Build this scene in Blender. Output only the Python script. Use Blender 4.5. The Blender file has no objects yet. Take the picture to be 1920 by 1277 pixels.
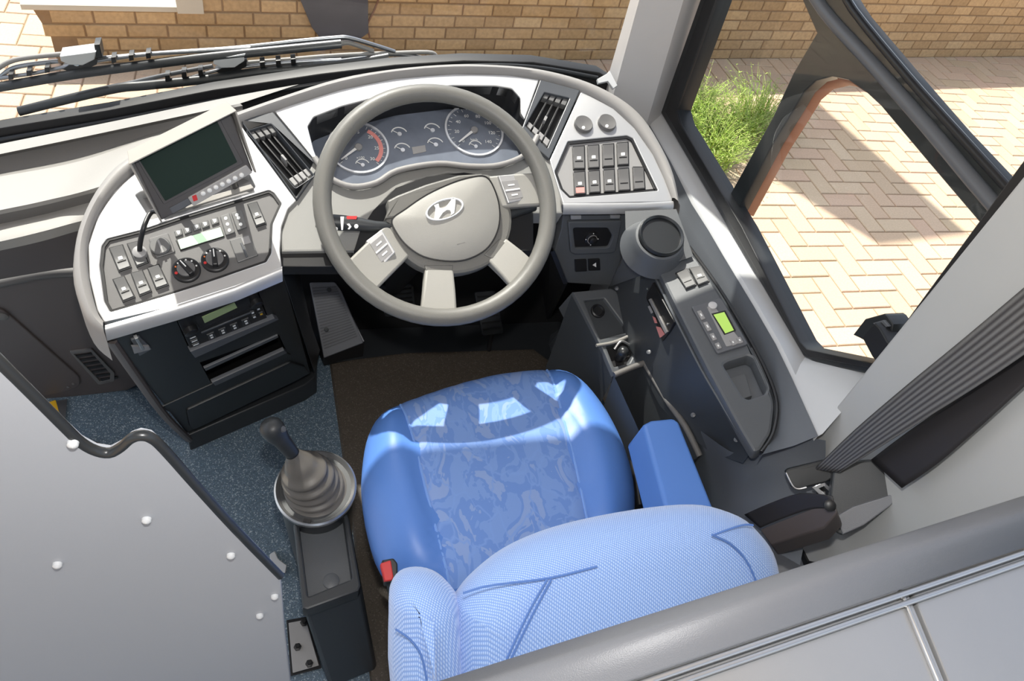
import bpy, bmesh, math, random
from mathutils import Vector, Matrix
from mathutils.geometry import delaunay_2d_cdt
random.seed(7)
C = bpy.context.scene.collection
W_, H_ = 1920.0, 1277.0
# ------------------------------------------------------------------ camera (from the vanishing points of the photograph)
PX, PY = 960.0, 638.5
FV = (464.0-PX, -996.0-PY); DV = (600.0-PX, 1950.0-PY)
FO = math.sqrt(-(FV[0]*DV[0]+FV[1]*DV[1]))
fwd = Vector((FV[0], FV[1], FO)).normalized(); dwn = Vector((DV[0], DV[1], FO)).normalized()
rgt = dwn.cross(fwd)
if rgt.x < 0: rgt = -rgt
CAM = Vector((0, 0, 1.85))
def ray(x, y):
    d = Vector((x-PX, y-PY, FO))/FO
    return Vector((d.dot(rgt), d.dot(fwd), -d.dot(dwn)))
def Z(x, y, z): r = ray(x, y); return CAM+r*((z-CAM.z)/r.z)
def Yp(x, y, v): r = ray(x, y); return CAM+r*(v/r.y)
def Xp(x, y, v): r = ray(x, y); return CAM+r*(v/r.x)
class Fr:
    """a plane in the place: origin o, outward normal n, u to the right, v up the slope"""
    def __init__(s, o, n, up=(0, 0, 1)):
        s.o = Vector(o); s.n = Vector(n).normalized()
        s.u = Vector(up).cross(s.n).normalized(); s.v = s.n.cross(s.u).normalized()
    @classmethod
    def three(cls, a, b, c, up=(0, 0, 1)):
        n = (b-a).cross(c-a).normalized()
        if n.dot(CAM-a) < 0: n = -n
        if abs(n.z) > .999: up = (0, 1, 0)
        return cls(a, n, up)
    def px(s, x, y, h=0):
        r = ray(x, y); o = s.o+s.n*h
        t = (o-CAM).dot(s.n)/r.dot(s.n); p = CAM+r*t-s.o
        return (p.dot(s.u), p.dot(s.v))
    def w(s, u, v, h=0): return s.o+s.u*u+s.v*v+s.n*h
    def at(s, x, y, h=0): u, v = s.px(x, y, h); return s.w(u, v, h)
# ------------------------------------------------------------------ materials
def new_mat(name):
    m = bpy.data.materials.new(name); m.use_nodes = True
    return m, m.node_tree, m.node_tree.nodes['Principled BSDF']
def col4(c): return (c[0], c[1], c[2], 1)
def hexc(r, g, b):
    f = lambda v: (v/255/12.92) if v/255 <= .04045 else ((v/255+.055)/1.055)**2.4
    return (f(r), f(g), f(b))
def mat(name, c, rough=.5, metal=0, bump=0, bscale=900, var=0, vscale=6, spec=.5, coat=0):
    m, nt, p = new_mat(name); p.inputs['Base Color'].default_value = col4(c)
    p.inputs['Roughness'].default_value = rough; p.inputs['Metallic'].default_value = metal
    p.inputs['Specular IOR Level'].default_value = spec; p.inputs['Coat Weight'].default_value = coat
    tc = nt.nodes.new('ShaderNodeTexCoord')
    n = nt.nodes.new('ShaderNodeTexNoise'); n.inputs['Scale'].default_value = vscale; n.inputs['Detail'].default_value = 5
    nt.links.new(tc.outputs['Object'], n.inputs['Vector'])
    mx = nt.nodes.new('ShaderNodeMix'); mx.data_type = 'RGBA'
    v = var if var else .06
    mx.inputs['A'].default_value = col4([min(1, k*(1-v)) for k in c]); mx.inputs['B'].default_value = col4([min(1, k*(1+v)) for k in c])
    nt.links.new(n.outputs['Fac'], mx.inputs['Factor']); nt.links.new(mx.outputs['Result'], p.inputs['Base Color'])
    if bump:
        b = nt.nodes.new('ShaderNodeTexNoise'); b.inputs['Scale'].default_value = bscale
        nt.links.new(tc.outputs['Object'], b.inputs['Vector'])
        bb = nt.nodes.new('ShaderNodeBump'); bb.inputs['Strength'].default_value = bump; bb.inputs['Distance'].default_value = .0006
        nt.links.new(b.outputs['Fac'], bb.inputs['Height']); nt.links.new(bb.outputs['Normal'], p.inputs['Normal'])
    return m
def emis(name, c, s, rough=.3):
    m, nt, p = new_mat(name); p.inputs['Base Color'].default_value = col4(c)
    p.inputs['Emission Color'].default_value = col4(c); p.inputs['Emission Strength'].default_value = s
    p.inputs['Roughness'].default_value = rough; return m
M = {}
M['silver'] = mat('silver_paint', (.56, .56, .56), .4, .65, .15, 1500)
M['rim'] = mat('warm_grey_trim', (.27, .26, .25), .5, 0, .35)
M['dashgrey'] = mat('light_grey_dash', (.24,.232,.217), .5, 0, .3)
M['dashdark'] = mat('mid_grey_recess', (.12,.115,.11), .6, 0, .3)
M['brown'] = mat('dark_taupe_plastic', (.085, .07, .066), .5, 0, .3)
M['bind'] = mat('binnacle_grey', (.23, .228, .215), .5, 0, .4)
M['panel'] = mat('switch_panel_grey', (.125, .122, .12), .42, 0, .2)
M['panelr'] = mat('switch_panel_warm_grey', (.27, .265, .262), .45, 0, .2)
M['key'] = mat('switch_key_grey', (.13, .13, .128), .38)
M['black'] = mat('black_plastic', (.012, .012, .013), .4)
M['blackm'] = mat('matt_black', (.008, .008, .009), .8)
M['char'] = mat('charcoal_plastic', (.03, .033, .036), .42, 0, .3)
M['cab'] = mat('cabinet_charcoal', (.018, .02, .021), .4, 0, .3)
M['vent'] = mat('vent_slate', (.055, .06, .068), .4, 0, .2)
M['stitch'] = mat('stitch_blue', (.10, .2, .5), .6)
M['frame'] = mat('vent_frame_slate', (.10, .105, .115), .4, 0, .2)
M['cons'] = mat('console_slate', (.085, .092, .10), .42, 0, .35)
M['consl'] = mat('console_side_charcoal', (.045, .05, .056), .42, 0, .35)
M['ledge'] = mat('sill_slate', (.105, .115, .13), .5, 0, .4)
M['sill'] = mat('sill_light_grey', (.5, .51, .52), .4, 0, .1)
M['pillar'] = mat('pillar_grey', (.50, .49, .485), .45, 0, .15)
M['wallg'] = mat('wall_panel_grey', (.42, .425, .42), .32, 0, .12)
M['rubber'] = mat('black_rubber', (.010, .010, .011), .5)
M['rubg'] = mat('window_rubber', (.02, .022, .024), .32)
M['wheel'] = mat('wheel_grey_leather', (.15, .147, .134), .42, 0, .5, 700)
M['wheel2'] = mat('wheel_cover_grey', (.29, .283, .26), .5, 0, .5, 700)
M['chrome'] = mat('chrome', (.8, .8, .82), .12, 1)
M['satin'] = mat('satin_metal', (.6, .6, .6), .3, .9)
M['white'] = mat('white_marking', (.82, .82, .8), .5)
M['red'] = mat('red_marking', (.55, .03, .03), .5)
M['pink'] = mat('pink_sticker', (.75, .28, .25), .5)
M['orange'] = mat('orange_marking', (.75, .2, .05), .5)
M['green'] = mat('green_marking', (.02, .12, .05), .5)
M['lcd'] = emis('lcd_pale_green', (.62, .85, .6), .25)
M['lcd2'] = emis('lcd_lime', (.4, .62, .12), .35)
M['lcd3'] = emis('lcd_olive', (.25, .32, .16), .12)
M['screen'] = mat('monitor_screen_glass', (.020, .034, .028), .45, 0, 0, 9, 0, 6, .1)
M['monitor'] = mat('monitor_housing', (.075, .07, .07), .42, 0, .2)
M['hood'] = mat('monitor_hood_taupe', (.34, .32, .29), .45, 0, .2)
M['mstrip'] = mat('monitor_button_strip', (.35, .34, .33), .4)
M['gface'] = mat('gauge_face_navy', (.15,.17,.21), .25, 0, 0, 10, .25, 25)
M['gring'] = mat('gauge_ring', (.75, .76, .78), .3, .3)
M['boot'] = mat('gaiter_rubber', (.10, .092, .082), .36, 0, .3)
M['yellow'] = mat('yellow_stripe', (.8, .45, .02), .5)
M['terra'] = mat('terracotta_paint', (.36, .15, .085), .5)
M['wood'] = mat('slate_board', (.07, .07, .085), .7, 0, 0, 0, .4, 5)
M['part'] = mat('partition_laminate', (.36, .375, .405), .38, 0, .1, 300, .03, 1.5)
M['rail'] = mat('rail_grey_vinyl', (.17, .175, .19), .42, 0, .4)
M['shelf'] = mat('satin_laminate', (.42, .42, .42), .3, .55, .15, 700)
M['belt'] = mat('belt_webbing', (.022, .02, .021), .5)
M['steel'] = mat('brushed_plate', (.35, .36, .38), .3, .9)
M['twig'] = mat('twig_brown', (.2, .1, .06), .8)
# glass: clear pane with a fresnel reflection
def glass(name, tint, refl=1.0):
    m = bpy.data.materials.new(name); m.use_nodes = True; nt = m.node_tree; nt.nodes.clear()
    o = nt.nodes.new('ShaderNodeOutputMaterial'); mx = nt.nodes.new('ShaderNodeMixShader')
    t = nt.nodes.new('ShaderNodeBsdfTransparent'); t.inputs['Color'].default_value = col4(tint)
    g = nt.nodes.new('ShaderNodeBsdfGlossy'); g.inputs['Roughness'].default_value = .02
    lw = nt.nodes.new('ShaderNodeLayerWeight'); lw.inputs['Blend'].default_value = .5
    pw = nt.nodes.new('ShaderNodeMath'); pw.operation = 'POWER'; pw.inputs[1].default_value = 5
    f = nt.nodes.new('ShaderNodeMath'); f.operation = 'MULTIPLY_ADD'; f.inputs[1].default_value = .6; f.inputs[2].default_value = .03
    nt.links.new(lw.outputs['Facing'], pw.inputs[0]); nt.links.new(pw.outputs[0], f.inputs[0]); nt.links.new(f.outputs[0], mx.inputs[0]); nt.links.new(t.outputs[0], mx.inputs[1]); nt.links.new(g.outputs[0], mx.inputs[2])
    nt.links.new(mx.outputs[0], o.inputs[0]); return m
M['glass'] = glass('window_glass', (.93, .95, .94))
def rand_island(name, cols, rough=.8, bump=.4, bscale=60, fine=.25):
    m, nt, p = new_mat(name); p.inputs['Roughness'].default_value = rough; p.inputs['Specular IOR Level'].default_value = .2
    g = nt.nodes.new('ShaderNodeNewGeometry'); r = nt.nodes.new('ShaderNodeValToRGB'); e = r.color_ramp.elements
    e[0].color = col4(cols[0]); e[1].color = col4(cols[-1])
    for i, c in enumerate(cols[1:-1]): k = e.new((i+1)/(len(cols)-1)); k.color = col4(c)
    nt.links.new(g.outputs['Random Per Island'], r.inputs['Fac'])
    tc = nt.nodes.new('ShaderNodeTexCoord'); n = nt.nodes.new('ShaderNodeTexNoise'); n.inputs['Scale'].default_value = bscale; n.inputs['Detail'].default_value = 8
    n2 = nt.nodes.new('ShaderNodeTexNoise'); n2.inputs['Scale'].default_value = 1.3
    nt.links.new(tc.outputs['Object'], n.inputs['Vector']); nt.links.new(tc.outputs['Object'], n2.inputs['Vector'])
    h = nt.nodes.new('ShaderNodeHueSaturation'); mr = nt.nodes.new('ShaderNodeMapRange')
    mr.inputs['From Min'].default_value = .3; mr.inputs['From Max'].default_value = .7
    mr.inputs['To Min'].default_value = 1-fine; mr.inputs['To Max'].default_value = 1+fine
    nt.links.new(n.outputs['Fac'], mr.inputs['Value']); nt.links.new(mr.outputs['Result'], h.inputs['Value'])
    nt.links.new(r.outputs['Color'], h.inputs['Color']); nt.links.new(h.outputs['Color'], p.inputs['Base Color'])
    b = nt.nodes.new('ShaderNodeBump'); b.inputs['Strength'].default_value = bump; b.inputs['Distance'].default_value = .004
    nt.links.new(n.outputs['Fac'], b.inputs['Height']); nt.links.new(b.outputs['Normal'], p.inputs['Normal'])
    return m
M['paver'] = rand_island('paver_clay', [(.56, .42, .29), (.64, .50, .35), (.62, .44, .32), (.58, .45, .30)], .85, .3, 90, .08)
M['brick'] = rand_island('brick_ochre', [(.44, .29, .15), (.54, .37, .20), (.41, .27, .14), (.56, .40, .23)], .85, .3, 45, .12)
M['mortar'] = mat('mortar', (.27, .17, .09), .9, 0, .6, 60, .2, 20)
M['joint'] = mat('paver_joint_sand', (.40, .29, .19), .95, 0, .5, 80, .2, 20)
M['coping'] = mat('coping_stone', (.55, .5, .42), .85, 0, .4, 80)
def speckle(name, base, dots, scale=260, th=.62, rough=.5):
    m, nt, p = new_mat(name); p.inputs['Roughness'].default_value = rough
    tc = nt.nodes.new('ShaderNodeTexCoord'); v = nt.nodes.new('ShaderNodeTexVoronoi'); v.inputs['Scale'].default_value = scale
    nt.links.new(tc.outputs['Object'], v.inputs['Vector'])
    r = nt.nodes.new('ShaderNodeValToRGB'); r.color_ramp.interpolation = 'CONSTANT'
    e = r.color_ramp.elements; e[0].color = col4(base); e[1].position = th; e[1].color = col4([k*1.5 for k in base])
    for i, c in enumerate(dots): k = e.new(th+(1-th)*(i+1)/(len(dots)+1)); k.color = col4(c)
    s = nt.nodes.new('ShaderNodeSeparateColor'); nt.links.new(v.outputs['Color'], s.inputs[0]); nt.links.new(s.outputs[0], r.inputs['Fac'])
    nt.links.new(r.outputs['Color'], p.inputs['Base Color']); return m
M['floor'] = speckle('blue_speckled_vinyl', (.10, .145, .185), [(.07, .105, .14), (.17, .22, .26), (.11, .15, .2), (.36, .42, .45)], 420, .55)
M['mat'] = speckle('brown_black_mat', (.085, .068, .052), [(.11, .09, .068), (.06, .05, .038), (.15, .12, .1)], 380, .8, .6)
# seat vinyl / woven cloth / printed centre
def vinyl(name, c, rough=.42, spec=.5): return mat(name, c, rough, 0, .25, 1200, .05, 8, spec)
M['blue'] = vinyl('blue_vinyl', (.095, .225, .60), .4)
M['bluep'] = vinyl('pale_blue_piping', (.2, .36, .75), .5)
def weave():
    m, nt, p = new_mat('blue_woven_cloth'); p.inputs['Roughness'].default_value = .7; p.inputs['Sheen Weight'].default_value = .4
    tc = nt.nodes.new('ShaderNodeTexCoord'); mp = nt.nodes.new('ShaderNodeMapping'); nt.links.new(tc.outputs['Object'], mp.inputs['Vector'])
    mp.inputs['Rotation'].default_value = (0.3, 0.2, .5)
    hs = []
    for d, sc in (('X', 110), ('Y', 110)):
        w = nt.nodes.new('ShaderNodeTexWave'); w.bands_direction = d; w.inputs['Scale'].default_value = sc; w.inputs['Distortion'].default_value = .6
        nt.links.new(mp.outputs[0], w.inputs['Vector']); hs.append(w)
    mu = nt.nodes.new('ShaderNodeMath'); mu.operation = 'MULTIPLY'; nt.links.new(hs[0].outputs['Fac'], mu.inputs[0]); nt.links.new(hs[1].outputs['Fac'], mu.inputs[1])
    r = nt.nodes.new('ShaderNodeValToRGB'); r.color_ramp.elements[0].color = col4((.20, .34, .70)); r.color_ramp.elements[1].color = col4((.48, .63, .92)); r.color_ramp.elements[1].position = .7
    nt.links.new(mu.outputs[0], r.inputs['Fac']); nt.links.new(r.outputs['Color'], p.inputs['Base Color'])
    b = nt.nodes.new('ShaderNodeBump'); b.inputs['Strength'].default_value = .5; b.inputs['Distance'].default_value = .001
    nt.links.new(mu.outputs[0], b.inputs['Height']); nt.links.new(b.outputs['Normal'], p.inputs['Normal']); return m
M['weave'] = weave()
def printed():
    m, nt, p = new_mat('blue_printed_cloth'); p.inputs['Roughness'].default_value = .75
    tc = nt.nodes.new('ShaderNodeTexCoord'); mp = nt.nodes.new('ShaderNodeMapping'); mp.inputs['Scale'].default_value = (16, 9, 9); mp.inputs['Rotation'].default_value = (0, 0, .9)
    nt.links.new(tc.outputs['Object'], mp.inputs['Vector'])
    n = nt.nodes.new('ShaderNodeTexNoise'); n.inputs['Scale'].default_value = 1.3; n.inputs['Detail'].default_value = 3; n.inputs['Distortion'].default_value = 1.2
    nt.links.new(mp.outputs[0], n.inputs['Vector'])
    v = nt.nodes.new('ShaderNodeTexVoronoi'); v.feature = 'DISTANCE_TO_EDGE'; v.inputs['Scale'].default_value = 1.6
    mix = nt.nodes.new('ShaderNodeMix'); mix.data_type = 'VECTOR'; mix.inputs['Factor'].default_value = .35
    nt.links.new(mp.outputs[0], mix.inputs['A']); nt.links.new(n.outputs['Color'], mix.inputs['B']); nt.links.new(mix.outputs['Result'], v.inputs['Vector'])
    r = nt.nodes.new('ShaderNodeValToRGB'); e = r.color_ramp.elements; r.color_ramp.interpolation = 'CONSTANT'
    e[0].color = col4((.175, .30, .62)); e[1].position = .45; e[1].color = col4((.135, .255, .585)); k = e.new(.56); k.color = col4((.225, .33, .60))
    nt.links.new(n.outputs['Fac'], r.inputs['Fac'])
    r2 = nt.nodes.new('ShaderNodeValToRGB'); r2.color_ramp.elements[0].position = .0; r2.color_ramp.elements[1].position = .04
    r2.color_ramp.elements[0].color = (1, 1, 1, 1); r2.color_ramp.elements[1].color = (0, 0, 0, 1); nt.links.new(v.outputs['Distance'], r2.inputs['Fac'])
    mx = nt.nodes.new('ShaderNodeMix'); mx.data_type = 'RGBA'; nt.links.new(r2.outputs['Color'], mx.inputs['Factor']); nt.links.new(r.outputs['Color'], mx.inputs['A'])
    mx.inputs['B'].default_value = col4((.18, .31, .64)); nt.links.new(mx.outputs['Result'], p.inputs['Base Color'])
    w = nt.nodes.new('ShaderNodeTexNoise'); w.inputs['Scale'].default_value = 700; nt.links.new(tc.outputs['Object'], w.inputs['Vector'])
    b = nt.nodes.new('ShaderNodeBump'); b.inputs['Strength'].default_value = .3; b.inputs['Distance'].default_value = .0006
    nt.links.new(w.outputs['Fac'], b.inputs['Height']); nt.links.new(b.outputs['Normal'], p.inputs['Normal']); return m
M['print'] = printed()
def belt_ribbed():
    m, nt, p = new_mat('belt_ribbed_grey'); p.inputs['Roughness'].default_value = .45
    tc = nt.nodes.new('ShaderNodeTexCoord'); w = nt.nodes.new('ShaderNodeTexWave'); w.inputs['Scale'].default_value = 2.4; w.bands_direction = 'X'
    nt.links.new(tc.outputs['UV'], w.inputs['Vector'])
    r = nt.nodes.new('ShaderNodeValToRGB'); r.color_ramp.elements[0].color = col4((.035, .033, .035)); r.color_ramp.elements[1].color = col4((.13, .13, .13))
    n = nt.nodes.new('ShaderNodeTexNoise'); n.inputs['Scale'].default_value = 500; nt.links.new(tc.outputs['Object'], n.inputs['Vector'])
    nt.links.new(w.outputs['Fac'], r.inputs['Fac']); nt.links.new(r.outputs['Color'], p.inputs['Base Color'])
    b = nt.nodes.new('ShaderNodeBump'); b.inputs['Strength'].default_value = .5; b.inputs['Distance'].default_value = .001
    nt.links.new(n.outputs['Fac'], b.inputs['Height']); nt.links.new(b.outputs['Normal'], p.inputs['Normal']); return m
M['beltr'] = belt_ribbed()
# ------------------------------------------------------------------ object helpers
def tag(o, label=None, cat=None, group=None, kind=None):
    if label: o['label'] = label
    if cat: o['category'] = cat
    if group: o['group'] = group
    if kind: o['kind'] = kind
    return o
INV = {}
def setpar(o, p):
    if p is None: return
    o.parent = p
    chain = Matrix.Identity(4); q = p; lst = []
    while q is not None: lst.append(q); q = q.parent
    for q in reversed(lst): chain = chain @ q.matrix_parent_inverse @ Matrix.Translation(q.location)
    o.matrix_parent_inverse = chain.inverted()
def thing(name, label, cat, loc, group=None):
    o = bpy.data.objects.new(name, None); o.location = loc; C.objects.link(o); o.empty_display_size = .05
    return tag(o, label, cat, group)
def mk(name, verts, faces, m, parent=None, smooth=30, bevel=0, seg=2, sub=0, solid=0, uv=None, flat=None):
    me = bpy.data.meshes.new(name); c = Vector((0, 0, 0))
    for v in verts: c += Vector(v)
    c /= max(1, len(verts))
    me.from_pydata([tuple(Vector(v)-c) for v in verts], [], [tuple(f) for f in faces])
    me.materials.append(M[m] if isinstance(m, str) else m)
    if uv:
        l = me.uv_layers.new(name='UVMap')
        for lp in me.loops: l.data[lp.index].uv = uv[lp.vertex_index]
    bm = bmesh.new(); bm.from_mesh(me); bmesh.ops.recalc_face_normals(bm, faces=bm.faces); bm.to_mesh(me); bm.free()
    if smooth:
        me.polygons.foreach_set('use_smooth', [True]*len(me.polygons)); me.set_sharp_from_angle(angle=math.radians(smooth))
    if flat is not None:
        for k in range(flat, len(me.polygons)): me.polygons[k].use_smooth = False
    o = bpy.data.objects.new(name, me); o.location = c; C.objects.link(o); setpar(o, parent)
    if solid: q = o.modifiers.new('s', 'SOLIDIFY'); q.thickness = solid; q.offset = -1
    if bevel: q = o.modifiers.new('b', 'BEVEL'); q.width = bevel; q.segments = seg; q.limit_method = 'ANGLE'; q.angle_limit = math.radians(35)
    if sub: q = o.modifiers.new('u', 'SUBSURF'); q.levels = sub; q.render_levels = sub
    return o
def area(P): return .5*sum(P[i][0]*P[(i+1) % len(P)][1]-P[(i+1) % len(P)][0]*P[i][1] for i in range(len(P)))
def ccw(P): return list(P) if area(P) > 0 else list(reversed(P))
def rounded(P, r, seg=5):
    out = []; n = len(P)
    for i in range(n):
        a, b, c = Vector(P[i-1]), Vector(P[i]), Vector(P[(i+1) % n])
        d1, d2 = (a-b), (c-b); l1, l2 = d1.length, d2.length
        if l1 < 1e-7 or l2 < 1e-7: continue
        rr = min(r, l1*.48, l2*.48); p, q = b+d1/l1*rr, b+d2/l2*rr
        for k in range(seg+1):
            t = k/seg; out.append(tuple(p*(1-t)**2+b*2*t*(1-t)+q*t*t))
    return out
def spline(P, n=6, closed=True):
    out = []; N = len(P); P = [Vector(p) for p in P]
    for i in range(N if closed else N-1):
        p0 = P[(i-1) % N] if closed or i > 0 else P[i]; p1 = P[i]; p2 = P[(i+1) % N]
        p3 = P[(i+2) % N] if closed or i+2 < N else P[min(i+1, N-1)]
        for k in range(n):
            t = k/n
            out.append(.5*((2*p1)+(-p0+p2)*t+(2*p0-5*p1+4*p2-p3)*t*t+(-p0+3*p1-3*p2+p3)*t**3))
    if not closed: out.append(P[-1])
    return out
def inset(P, d):
    n = len(P); out = []
    for i in range(n):
        a, b, c = Vector(P[i-1]), Vector(P[i]), Vector(P[(i+1) % n])
        e1, e2 = (b-a), (c-b)
        if e1.length < 1e-9: e1 = e2
        if e2.length < 1e-9: e2 = e1
        e1 = e1.normalized(); e2 = e2.normalized()
        n1, n2 = Vector((-e1.y, e1.x)), Vector((-e2.y, e2.x)); m = n1+n2
        m = n1 if m.length < 1e-6 else m.normalized(); k = max(.5, m.dot(n1))
        out.append(tuple(b+m*(d/k)))
    return out
def earclip(Q):
    I = list(range(len(Q))); T = []
    cr = lambda a, b, c: (Q[b][0]-Q[a][0])*(Q[c][1]-Q[b][1])-(Q[b][1]-Q[a][1])*(Q[c][0]-Q[b][0])
    while len(I) > 3:
        for eps in (1e-12, -1e-9, -1):
            hit = None
            for n in range(len(I)):
                a, b, c = I[n-1], I[n], I[(n+1) % len(I)]
                if cr(a, b, c) <= eps: continue
                if eps > -.5 and any(k not in (a, b, c) and cr(a, b, k) > 0 and cr(b, c, k) > 0 and cr(c, a, k) > 0 for k in I): continue
                hit = n; break
            if hit is not None: break
        n = hit if hit is not None else 0
        T.append((I[n-1], I[n], I[(n+1) % len(I)])); del I[n]
    T.append(tuple(I)); return T
def convex(Q):
    for i in range(len(Q)):
        a, b, c = Q[i-2], Q[i-1], Q[i]
        if (b[0]-a[0])*(c[1]-b[1])-(b[1]-a[1])*(c[0]-b[0]) < -1e-10: return False
    return True
def inside(c, Q):
    r = False
    for i in range(len(Q)):
        (x1, y1), (x2, y2) = Q[i-1], Q[i]
        if (y1 > c[1]) != (y2 > c[1]) and c[0] < (x2-x1)*(c[1]-y1)/(y2-y1)+x1: r = not r
    return r
def plate(name, fr, P, h0, h1, m, parent=None, holes=(), bevel=.0015, rnd=0, hr=None, px=True, sp=0, hsp=0, smooth=40):
    """a solid plate on frame fr; outline traced at its top height h1"""
    cv = lambda Q: [fr.px(x, y, h1) for x, y in Q] if px else [tuple(q) for q in Q]
    O = ccw(cv(P)); HS = [ccw(cv(q)) for q in holes]
    if sp: O = [tuple(v) for v in spline(O, sp)]
    if rnd: O = rounded(O, rnd)
    if hsp: HS = [[tuple(v) for v in spline(q, hsp)] for q in HS]
    if hr: HS = [rounded(q, hr) for q in HS]
    V, F = [], []
    def ring(Q, h): i = len(V); V.extend(fr.w(u, v, h) for u, v in Q); return i
    def wall(i, j, n, flip=False):
        for k in range(n):
            a, b, c, d = i+k, i+(k+1) % n, j+(k+1) % n, j+k
            F.append((d, c, b, a) if flip else (a, b, c, d))
    loops = []
    n = len(O); b = bevel; i0 = ring(O, h0)
    if b:
        i1 = ring(O, h1-b); O1 = inset(O, b*.3); i2 = ring(O1, h1-b*.3); O2 = inset(O, b); i3 = ring(O2, h1)
        wall(i0, i1, n); wall(i1, i2, n); wall(i2, i3, n); loops.append((O2, i3))
    else:
        i1 = ring(O, h1); wall(i0, i1, n); loops.append((O, i1))
    bot = [(O, i0)]
    for Q in HS:
        k = len(Q); j0 = ring(Q, h0)
        if b:
            j1 = ring(Q, h1-b); j2 = ring(inset(Q, -b*.3), h1-b*.3); Q2 = inset(Q, -b); j3 = ring(Q2, h1)
            wall(j0, j1, k, 1); wall(j1, j2, k, 1); wall(j2, j3, k, 1); loops.append((Q2, j3))
        else:
            j1 = ring(Q, h1); wall(j0, j1, k, 1); loops.append((Q, j1))
        bot.append((Q, j0))
    ncap = len(F)
    for L, fl in ((loops, 0), (bot, 1)):
        idx = [i+k for Q, i in L for k in range(len(Q))]
        ng = tuple(reversed(idx)) if fl else tuple(idx)
        if len(L) == 1 and convex(L[0][0]): F.append(ng)
        elif len(L) == 1:
            for t in earclip(L[0][0]): F.append(tuple(idx[k] for k in t))
        else:
            A_ = 0; F0 = len(F)
            pts = [Vector((q[0], q[1])) for Q, i in L for q in Q]; ed = []; k0 = 0
            for Q, i in L: ed += [(k0+k, k0+(k+1) % len(Q)) for k in range(len(Q))]; k0 += len(Q)
            res = delaunay_2d_cdt(pts, ed, [], 1, 1e-7)
            for t in res[2]:
                ids = [res[3][k][0] if res[3][k] else None for k in t]
                if None in ids: continue
                c = sum((res[0][k] for k in t), Vector((0, 0)))/len(t)
                if any(inside(c, Q) for Q, i in L[1:]) or not inside(c, L[0][0]): continue
                F.append(tuple(idx[k] for k in ids)); A_ += abs(area([res[0][k] for k in t]))
    return mk(name, V, F, m, parent, smooth, flat=ncap)
def loft(name, rows, m, parent=None, smooth=40, closed=False, cap=False, solid=0, sub=0, bevel=0):
    V = [v for r in rows for v in r]; n = len(rows[0]); F = []
    for i in range(len(rows)-1):
        for j in range(n if closed else n-1):
            k = (j+1) % n; F.append((i*n+j, i*n+k, (i+1)*n+k, (i+1)*n+j))
    if cap: F.append(tuple(range(n))); F.append(tuple(range((len(rows)-1)*n, len(rows)*n)))
    return mk(name, V, F, m, parent, smooth, solid=solid, sub=sub, bevel=bevel)
def tube(name, P, r, m, parent=None, seg=10, closed=False, sm=4, flat=1.0):
    P = [Vector(p) for p in P]; rr = r if isinstance(r, (list, tuple)) else [r]*len(P)
    if sm and len(P) > 2:
        N = len(P); Q = spline(P, sm, closed); R = []
        for i in range(len(Q)):
            f = i/sm; a = int(f) % N; bq = (a+1) % N if closed else min(a+1, N-1); R.append(rr[a]*(1-(f % 1))+rr[bq]*(f % 1))
        P, rr = Q, R
    V, F = [], []; n = len(P); up = None
    for i in range(n):
        t = (P[(i+1) % n]-P[i-1]) if closed else (P[min(i+1, n-1)]-P[max(i-1, 0)])
        t.normalize()
        if up is None: up = t.orthogonal().normalized()
        up = (up-t*up.dot(t)).normalized(); s = t.cross(up)
        for k in range(seg):
            a = 2*math.pi*k/seg; V.append(P[i]+(up*math.cos(a)*flat+s*math.sin(a))*rr[i])
    for i in range(n if closed else n-1):
        j = (i+1) % n
        for k in range(seg): F.append((i*seg+k, i*seg+(k+1) % seg, j*seg+(k+1) % seg, j*seg+k))
    if not closed: F.append(tuple(range(seg))[::-1]); F.append(tuple(range((n-1)*seg, n*seg)))
    return mk(name, V, F, m, parent, 50)
def lathe(name, fr, c, prof, m, parent=None, seg=40, sx=1, sy=1, smooth=40, rot=0):
    """prof: (radius, height) pairs round the normal of fr, centre c=(u,v)"""
    V, F = [], []
    for r, h in prof:
        for k in range(seg):
            a = 2*math.pi*k/seg; x, y = r*math.cos(a)*sx, r*math.sin(a)*sy
            V.append(fr.w(c[0]+x*math.cos(rot)-y*math.sin(rot), c[1]+x*math.sin(rot)+y*math.cos(rot), h))
    for i in range(len(prof)-1):
        for k in range(seg): F.append((i*seg+k, i*seg+(k+1) % seg, (i+1)*seg+(k+1) % seg, (i+1)*seg+k))
    if prof[0][0] > 1e-5: F.append(tuple(range(seg))[::-1])
    if prof[-1][0] > 1e-5: F.append(tuple(range((len(prof)-1)*seg, len(prof)*seg)))
    return mk(name, V, F, m, parent, smooth)
def ringm(name, fr, c, r0, r1, h0, h1, m, parent=None, a0=0, a1=360, seg=60):
    """flat ring or arc with thickness"""
    V, F = [], []; full = (a1-a0) >= 360; n = seg if full else seg+1
    for k in range(n):
        a = math.radians(a0+(a1-a0)*k/seg); ca, sa = math.cos(a), math.sin(a)
        for r, h in ((r0, h0), (r0, h1), (r1, h1), (r1, h0)): V.append(fr.w(c[0]+r*ca, c[1]+r*sa, h))
    for k in range(n if full else n-1):
        j = (k+1) % n
        for q in range(4): F.append((k*4+q, k*4+(q+1) % 4, j*4+(q+1) % 4, j*4+q))
    if not full: F.append((0, 1, 2, 3)); F.append(((n-1)*4+3, (n-1)*4+2, (n-1)*4+1, (n-1)*4))
    return mk(name, V, F, m, parent, 40)
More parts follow.
